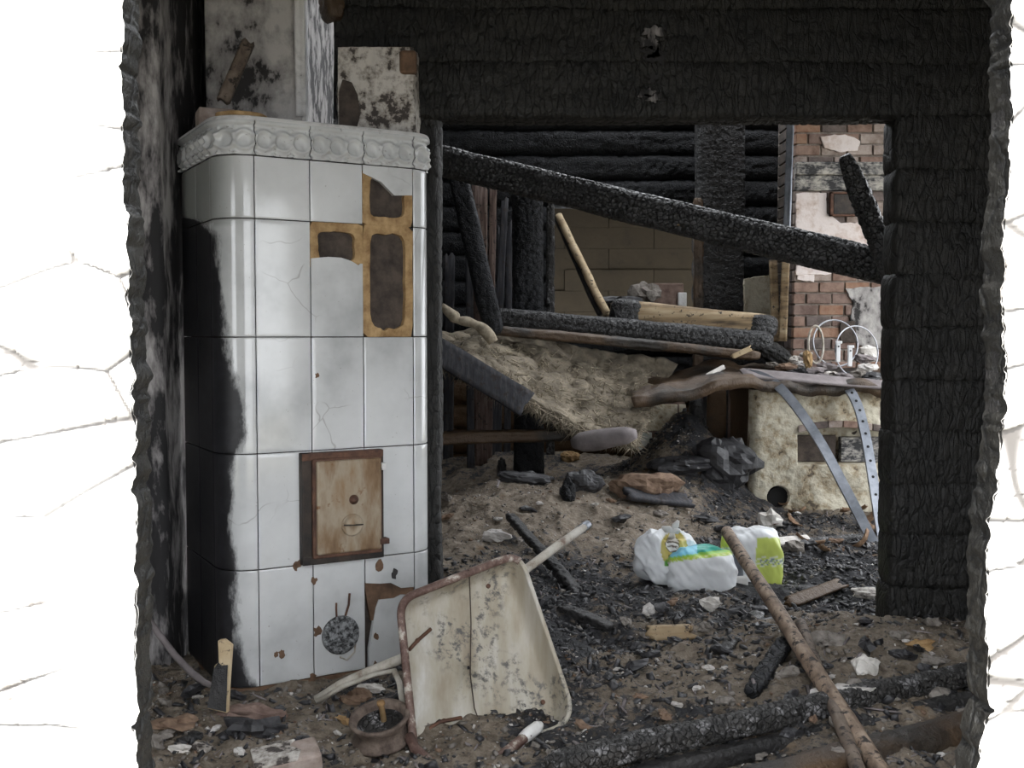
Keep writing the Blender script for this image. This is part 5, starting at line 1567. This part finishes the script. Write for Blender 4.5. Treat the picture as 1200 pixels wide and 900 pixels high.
# hanging rope of straw at upper left
mb = MB(); t_ = np.linspace(0, 1, 20)
Pp = np.array([at(517 + 60 * a + 3 * math.sin(a * 9), 358 + 40 * a + 5 * math.sin(a * 7), 6.1) for a in t_])
o = MB().tube(Pp, .028 * (1 + .35 * vnoise(t_ * 9, 0 * t_, 0 * t_, 4)), 12).build('straw_roll', MAT['straw_fibre'], fill, smooth=True)
o = plank('sagging_board', at(508, 408, 5.75), at(618, 474, 5.72), .14, .03, MAT['plank_dark'], seed=81, ragged=.02, nrm=(0, -1, .3)); tag(o, 'dark sagging board below the straw ceiling fill', 'board')
o = char_log('low_beam', at(500, 514, 5.9), at(690, 508, 5.95), .10, .07, MAT['char_brown'], seed=335, cu=.06, cv=.06, depth=.005, sq=4, lump=.012); tag(o, 'low dark beam under the straw ceiling fill', 'beam')
o = char_log('grey_log_end', at(672, 519, 5.75), at(744, 509, 5.6), .14, .105, MAT['grey_log'], seed=336, cu=.2, cv=.2, depth=.001, sq=2.4, lump=.010, ends=.03); tag(o, 'smooth ash grey log end below the straw fill', 'log')
# small tiled cupboard front further back
cb = empty('brick_niche', at(780, 560, 7.6)); tag(cb, 'rusty red niche front with a cream panel behind the ash heap', 'niche')
plate('niche_body', [at(752, 452, 7.4), at(803, 452, 7.4), at(803, 540, 7.4), at(752, 540, 7.4)], (0, 1, 0), .3, MAT['brick1'], cb, .01)
plate('cream_panel', [at(756, 474, 7.385), at(794, 474, 7.385), at(794, 505, 7.385), at(756, 505, 7.385)], (0, 1, 0), .03, MAT['oven'], cb, .006)
plate('cream_edge', [at(796, 474, 7.385), at(804, 474, 7.385), at(804, 505, 7.385), at(796, 505, 7.385)], (0, 1, 0), .03, MAT['oven'], cb, .004)
o = plate('white_sheet', [at(747, 507, 7.0), at(764, 507, 7.0), at(764, 520, 7.0), at(757, 531, 7.0), at(740, 524, 7.0)], (0, 1, 0), .012, MAT['panel_white'], None, .002); tag(o, 'torn greenish white board piece beside the grey log end', 'board')
o = char_log('burnt_post', at(816, 545, 7.2), at(816, 465, 7.2), .10, .10, MAT['char'], seed=337, cu=.03, cv=.05, depth=.008, sq=4, up=(0, 1, 0)); tag(o, 'low black post right of the red niche', 'post')
for k, (x, mt, lab) in enumerate([(838, 'log_brown', 'broad brown board left of the oven'), (858, 'plank_red', 'reddish board next to the oven flank'), (872, 'beam_wood', 'pale splintered board touching the oven flank')]):
    o = plank('upright_board', at(x, 560, 6.9 - .1 * k), at(x + 2, 452, 6.9 - .1 * k), [.12, .06, .05][k], .03, MAT[mt], seed=91 + k, ragged=.04); tag(o, lab, 'board', 'boards left of the oven')
# sooty rags and lumps in the back room
for k, (px, py, r_, mt, sq_, lab) in enumerate([
        (850, 560, .16, 'char_bit', (1.2, .8, .9), 'large dark heap of burnt cloth left of the oven'),
        (800, 552, .12, 'char_bit', (1.5, .8, .45), 'flat dark ash heap in front of the red niche'),
        (855, 515, .10, 'straw', (1, .8, 1.1), 'brown clod on the dark heap left of the oven'),
        (683, 573, .075, 'char_bit', (1.2, .7, .8), 'black boot shaped lump on the sandy heap'),
        (665, 585, .06, 'char_blue', (.6, .6, 1.1), 'upright black splinter beside the boot shaped lump'),
        (588, 557, .06, 'char', (.5, .6, 1.2), 'small black peg at the crest of the sandy heap'),
        (612, 566, .09, 'char_bit', (1.6, .7, .5), 'long dark lump on the crest of the sandy heap'),
        (755, 583, .12, 'clay_bit', (1.6, .8, .7), 'orange brown clay heap in the middle of the back room'),
        (668, 540, .06, 'ochre', (1, .7, .7), 'yellow tuft under the low dark beam')]):
    lump('burnt_heap', gp(px, py) if py > 530 else at(px, 545, 6.45), r_, MAT[mt], 500 + k, sq_, lab, 'heap', n=16, rough=.5)
o = plank('grey_plank', gp(735, 590) + [0, 0, .05], gp(808, 598) + [0, 0, .05], .09, .025, MAT['plank_dark'], nrm=(0, -.5, .8), seed=96, ragged=.02); tag(o, 'grey plank below the orange clay heap', 'plank')

# dry leaves blown in at the foot of the oven
rl = random.Random(31)
leaf0 = None
for k, (px, py) in enumerate([(920, 594), (935, 603), (928, 615), (984, 592), (992, 602), (1001, 588), (1010, 600), (1018, 622), (1012, 640), (1022, 612), (948, 640), (965, 648), (900, 640), (940, 590)]):
    if leaf0 is None:
        th_ = np.linspace(0, 1, 9)[:, None] + np.zeros((1, 5)); w_ = np.linspace(-1, 1, 5)[None, :] + np.zeros((9, 1))
        hw = .035 * np.sin(math.pi * np.clip(th_, .03, .97)) ** .7 * (1 + .25 * np.cos(th_ * 19))
        P = np.stack([w_ * hw, (th_ - .5) * .12, .016 * w_ ** 2 + .02 * (th_ - .5) ** 2 * 4 + .004], -1)
        leaf0 = MB().grid(P).build('dry_leaf', MAT['leaf'], smooth=True); o = leaf0
        m_ = o.modifiers.new('solid', 'SOLIDIFY'); m_.thickness = .0015
    else:
        o = leaf0.copy(); COL.objects.link(o)
    g_ = gp(px, py); s_ = rl.uniform(.8, 1.3)
    o.location = Vector((g_[0], g_[1], float(ground(g_[0], g_[1])) + .008)); o.scale = (s_, s_, s_)
    o.rotation_euler = (rl.uniform(.1, .8), rl.uniform(-.5, .5), rl.uniform(0, 6.28))
    tag(o, 'dry brown leaf on the charcoal at the foot of the oven', 'leaf', 'dry leaves at the foot of the oven')

# ================================================================== RUBBLE
# countable lumps: three kinds strewn about
rr = random.Random(77)
KINDS_ = [('charcoal_lump', 'char_bit', 'charcoal lump strewn on the ash floor', 'charcoal', 'charcoal lumps strewn over the floor', 44, (.014, .030)),
          ('plaster_crumb', 'pale_bit', 'pale plaster crumb strewn on the ash floor', 'plaster', 'pale plaster crumbs strewn over the floor', 30, (.007, .015)),
          ('clay_clod', 'clay_bit', 'reddish clay clod strewn on the ash floor', 'clod', 'clay clods strewn over the floor', 12, (.012, .022)),
          ('ash_clod', 'ash_bit', 'grey ash clod strewn on the ash floor', 'clod', 'ash clods strewn over the floor', 24, (.014, .028))]


def blocked(x, y):
    q = np.array([x, y]) - SP
    u, d = q @ SU, q @ SN
    if -.14 < u < .62 and d > -.03: return True
    if x < -1.02 and y > 3.2: return True
    if x > 1.25 and 3.55 < y < 3.85: return True
    if x > 1.38 and y > 6.05: return True
    if .5 < x < 1.1 and 4.15 < y < 4.6: return True
    return False


for nm, mt, lab, cat, grp, cnt, (r0, r1) in KINDS_:
    protos = []
    for v_ in range(4):
        o = lump(nm, (0, 0, 0), 1.0, MAT[mt], 600 + v_ * 7 + len(nm), (1.35, .8, .5), None, None, None, n=6, rough=1.1)
        protos.append(o)
    made = 0
    while made < cnt:
        px, py = rr.uniform(170, 1140), rr.uniform(560, 897) if rr.random() < .8 else rr.uniform(700, 897)
        g_ = gp(px, py)
        if g_[1] > 6.2 or blocked(g_[0], g_[1]): continue
        if 465 < px < 680 and py > 645: continue
        if 500 > px and py < 800: continue
        src = protos[made % 4]
        o = src if made < 4 else src.copy()
        if made >= 4: COL.objects.link(o)
        s_ = rr.uniform(r0, r1) * (1.0 if g_[1] < 4 else 1.35)
        o.scale = (s_, s_, s_); o.rotation_euler = (rr.uniform(-.3, .3), rr.uniform(-.3, .3), rr.uniform(0, 6.28))
        o.location = Vector((g_[0], g_[1], float(ground(g_[0], g_[1])) + s_ * .12))
        tag(o, lab, cat, grp)
        made += 1

# the rest nobody could count
OCT = np.array([[-1, -1, -1], [1, -1, -1], [1, 1, -1], [-1, 1, -1], [-1, -1, 1], [1, -1, 1], [1, 1, 1], [-1, 1, 1]], float) * .6
BQ = np.array([(0, 3, 2, 1), (4, 5, 6, 7), (0, 1, 5, 4), (1, 2, 6, 5), (2, 3, 7, 6), (3, 0, 4, 7)])


def crumbs(name, label, mat, n, smin, smax, seed, dens=None, long_=1.0):
    g_ = np.random.default_rng(seed)
    X = g_.uniform(-1.3, 1.95, n * 3); Y = 2.35 + 4.2 * g_.random(n * 3) ** 1.5
    keep = np.array([not blocked(a, b) for a, b in zip(X, Y)])
    if dens is not None: keep &= g_.random(len(X)) < dens(X, Y)
    X, Y = X[keep][:n], Y[keep][:n]; n = len(X)
    s = smin * (smax / smin) ** (g_.random(n) ** 2.2)
    R = g_.normal(0, 1, (n, 3, 3)); Q_, _ = np.linalg.qr(R)
    sh_ = np.stack([1.1 * long_ + .5 * g_.random(n), .6 + .5 * g_.random(n), .35 + .4 * g_.random(n)], -1)
    v = OCT[None] * (1 + .45 * g_.normal(0, 1, (n, 8, 3)) * .6) * sh_[:, None, :]
    v = np.einsum('nij,nkj->nki', Q_, v) * s[:, None, None]
    v[..., 2] *= .7
    v += np.stack([X, Y, ground(X, Y) + s * .15], -1)[:, None, :]
    q = (np.arange(n)[:, None, None] * 8 + BQ[None]).reshape(-1, 4)
    o = link(name, fast_mesh(name, v.reshape(-1, 3), q), MAT[mat], smooth=False)
    tag(o, label, None, None, 'stuff'); o['category'] = 'debris'
    return o


coalz = lambda X, Y: np.clip(.25 + .9 * np.exp(-((X - 1.3) / .7) ** 2 - ((Y - 4.6) / .9) ** 2) + .7 * np.exp(-((X - .15) / .5) ** 2 - ((Y - 3.9) / .8) ** 2) - 1.2 * np.exp(-((X + .05) / .75) ** 2 - ((Y - 5.4) / .6) ** 2), .02, 1) * np.where(Y < 3.1, .55, 1) * (1 - .85 * np.exp(-((X - 1.3) / .45) ** 2 - ((Y - 3.3) / .35) ** 2))
crumbs('charcoal_crumbs', 'fine black charcoal crumbs spread over the whole floor', 'char_bit', 12000, .004, .020, 1, coalz, 1.2)
crumbs('charred_splinters', 'black charred splinters littering the floor', 'char_bit', 1300, .005, .016, 7, coalz, 3.2)
crumbs('wood_splinters', 'brownish wood splinters littering the floor', 'grey_log', 700, .003, .009, 8, None, 6.0)
crumbs('ash_crumbs', 'grey brown ash and sand crumbs spread over the floor', 'ash_bit', 9000, .003, .014, 2)
crumbs('pale_crumbs', 'tiny white plaster specks sprinkled over the floor', 'pale_bit', 2600, .002, .010, 3)
crumbs('clay_crumbs', 'reddish brown clay crumbs sprinkled over the floor', 'clay_bit', 1400, .003, .012, 4)
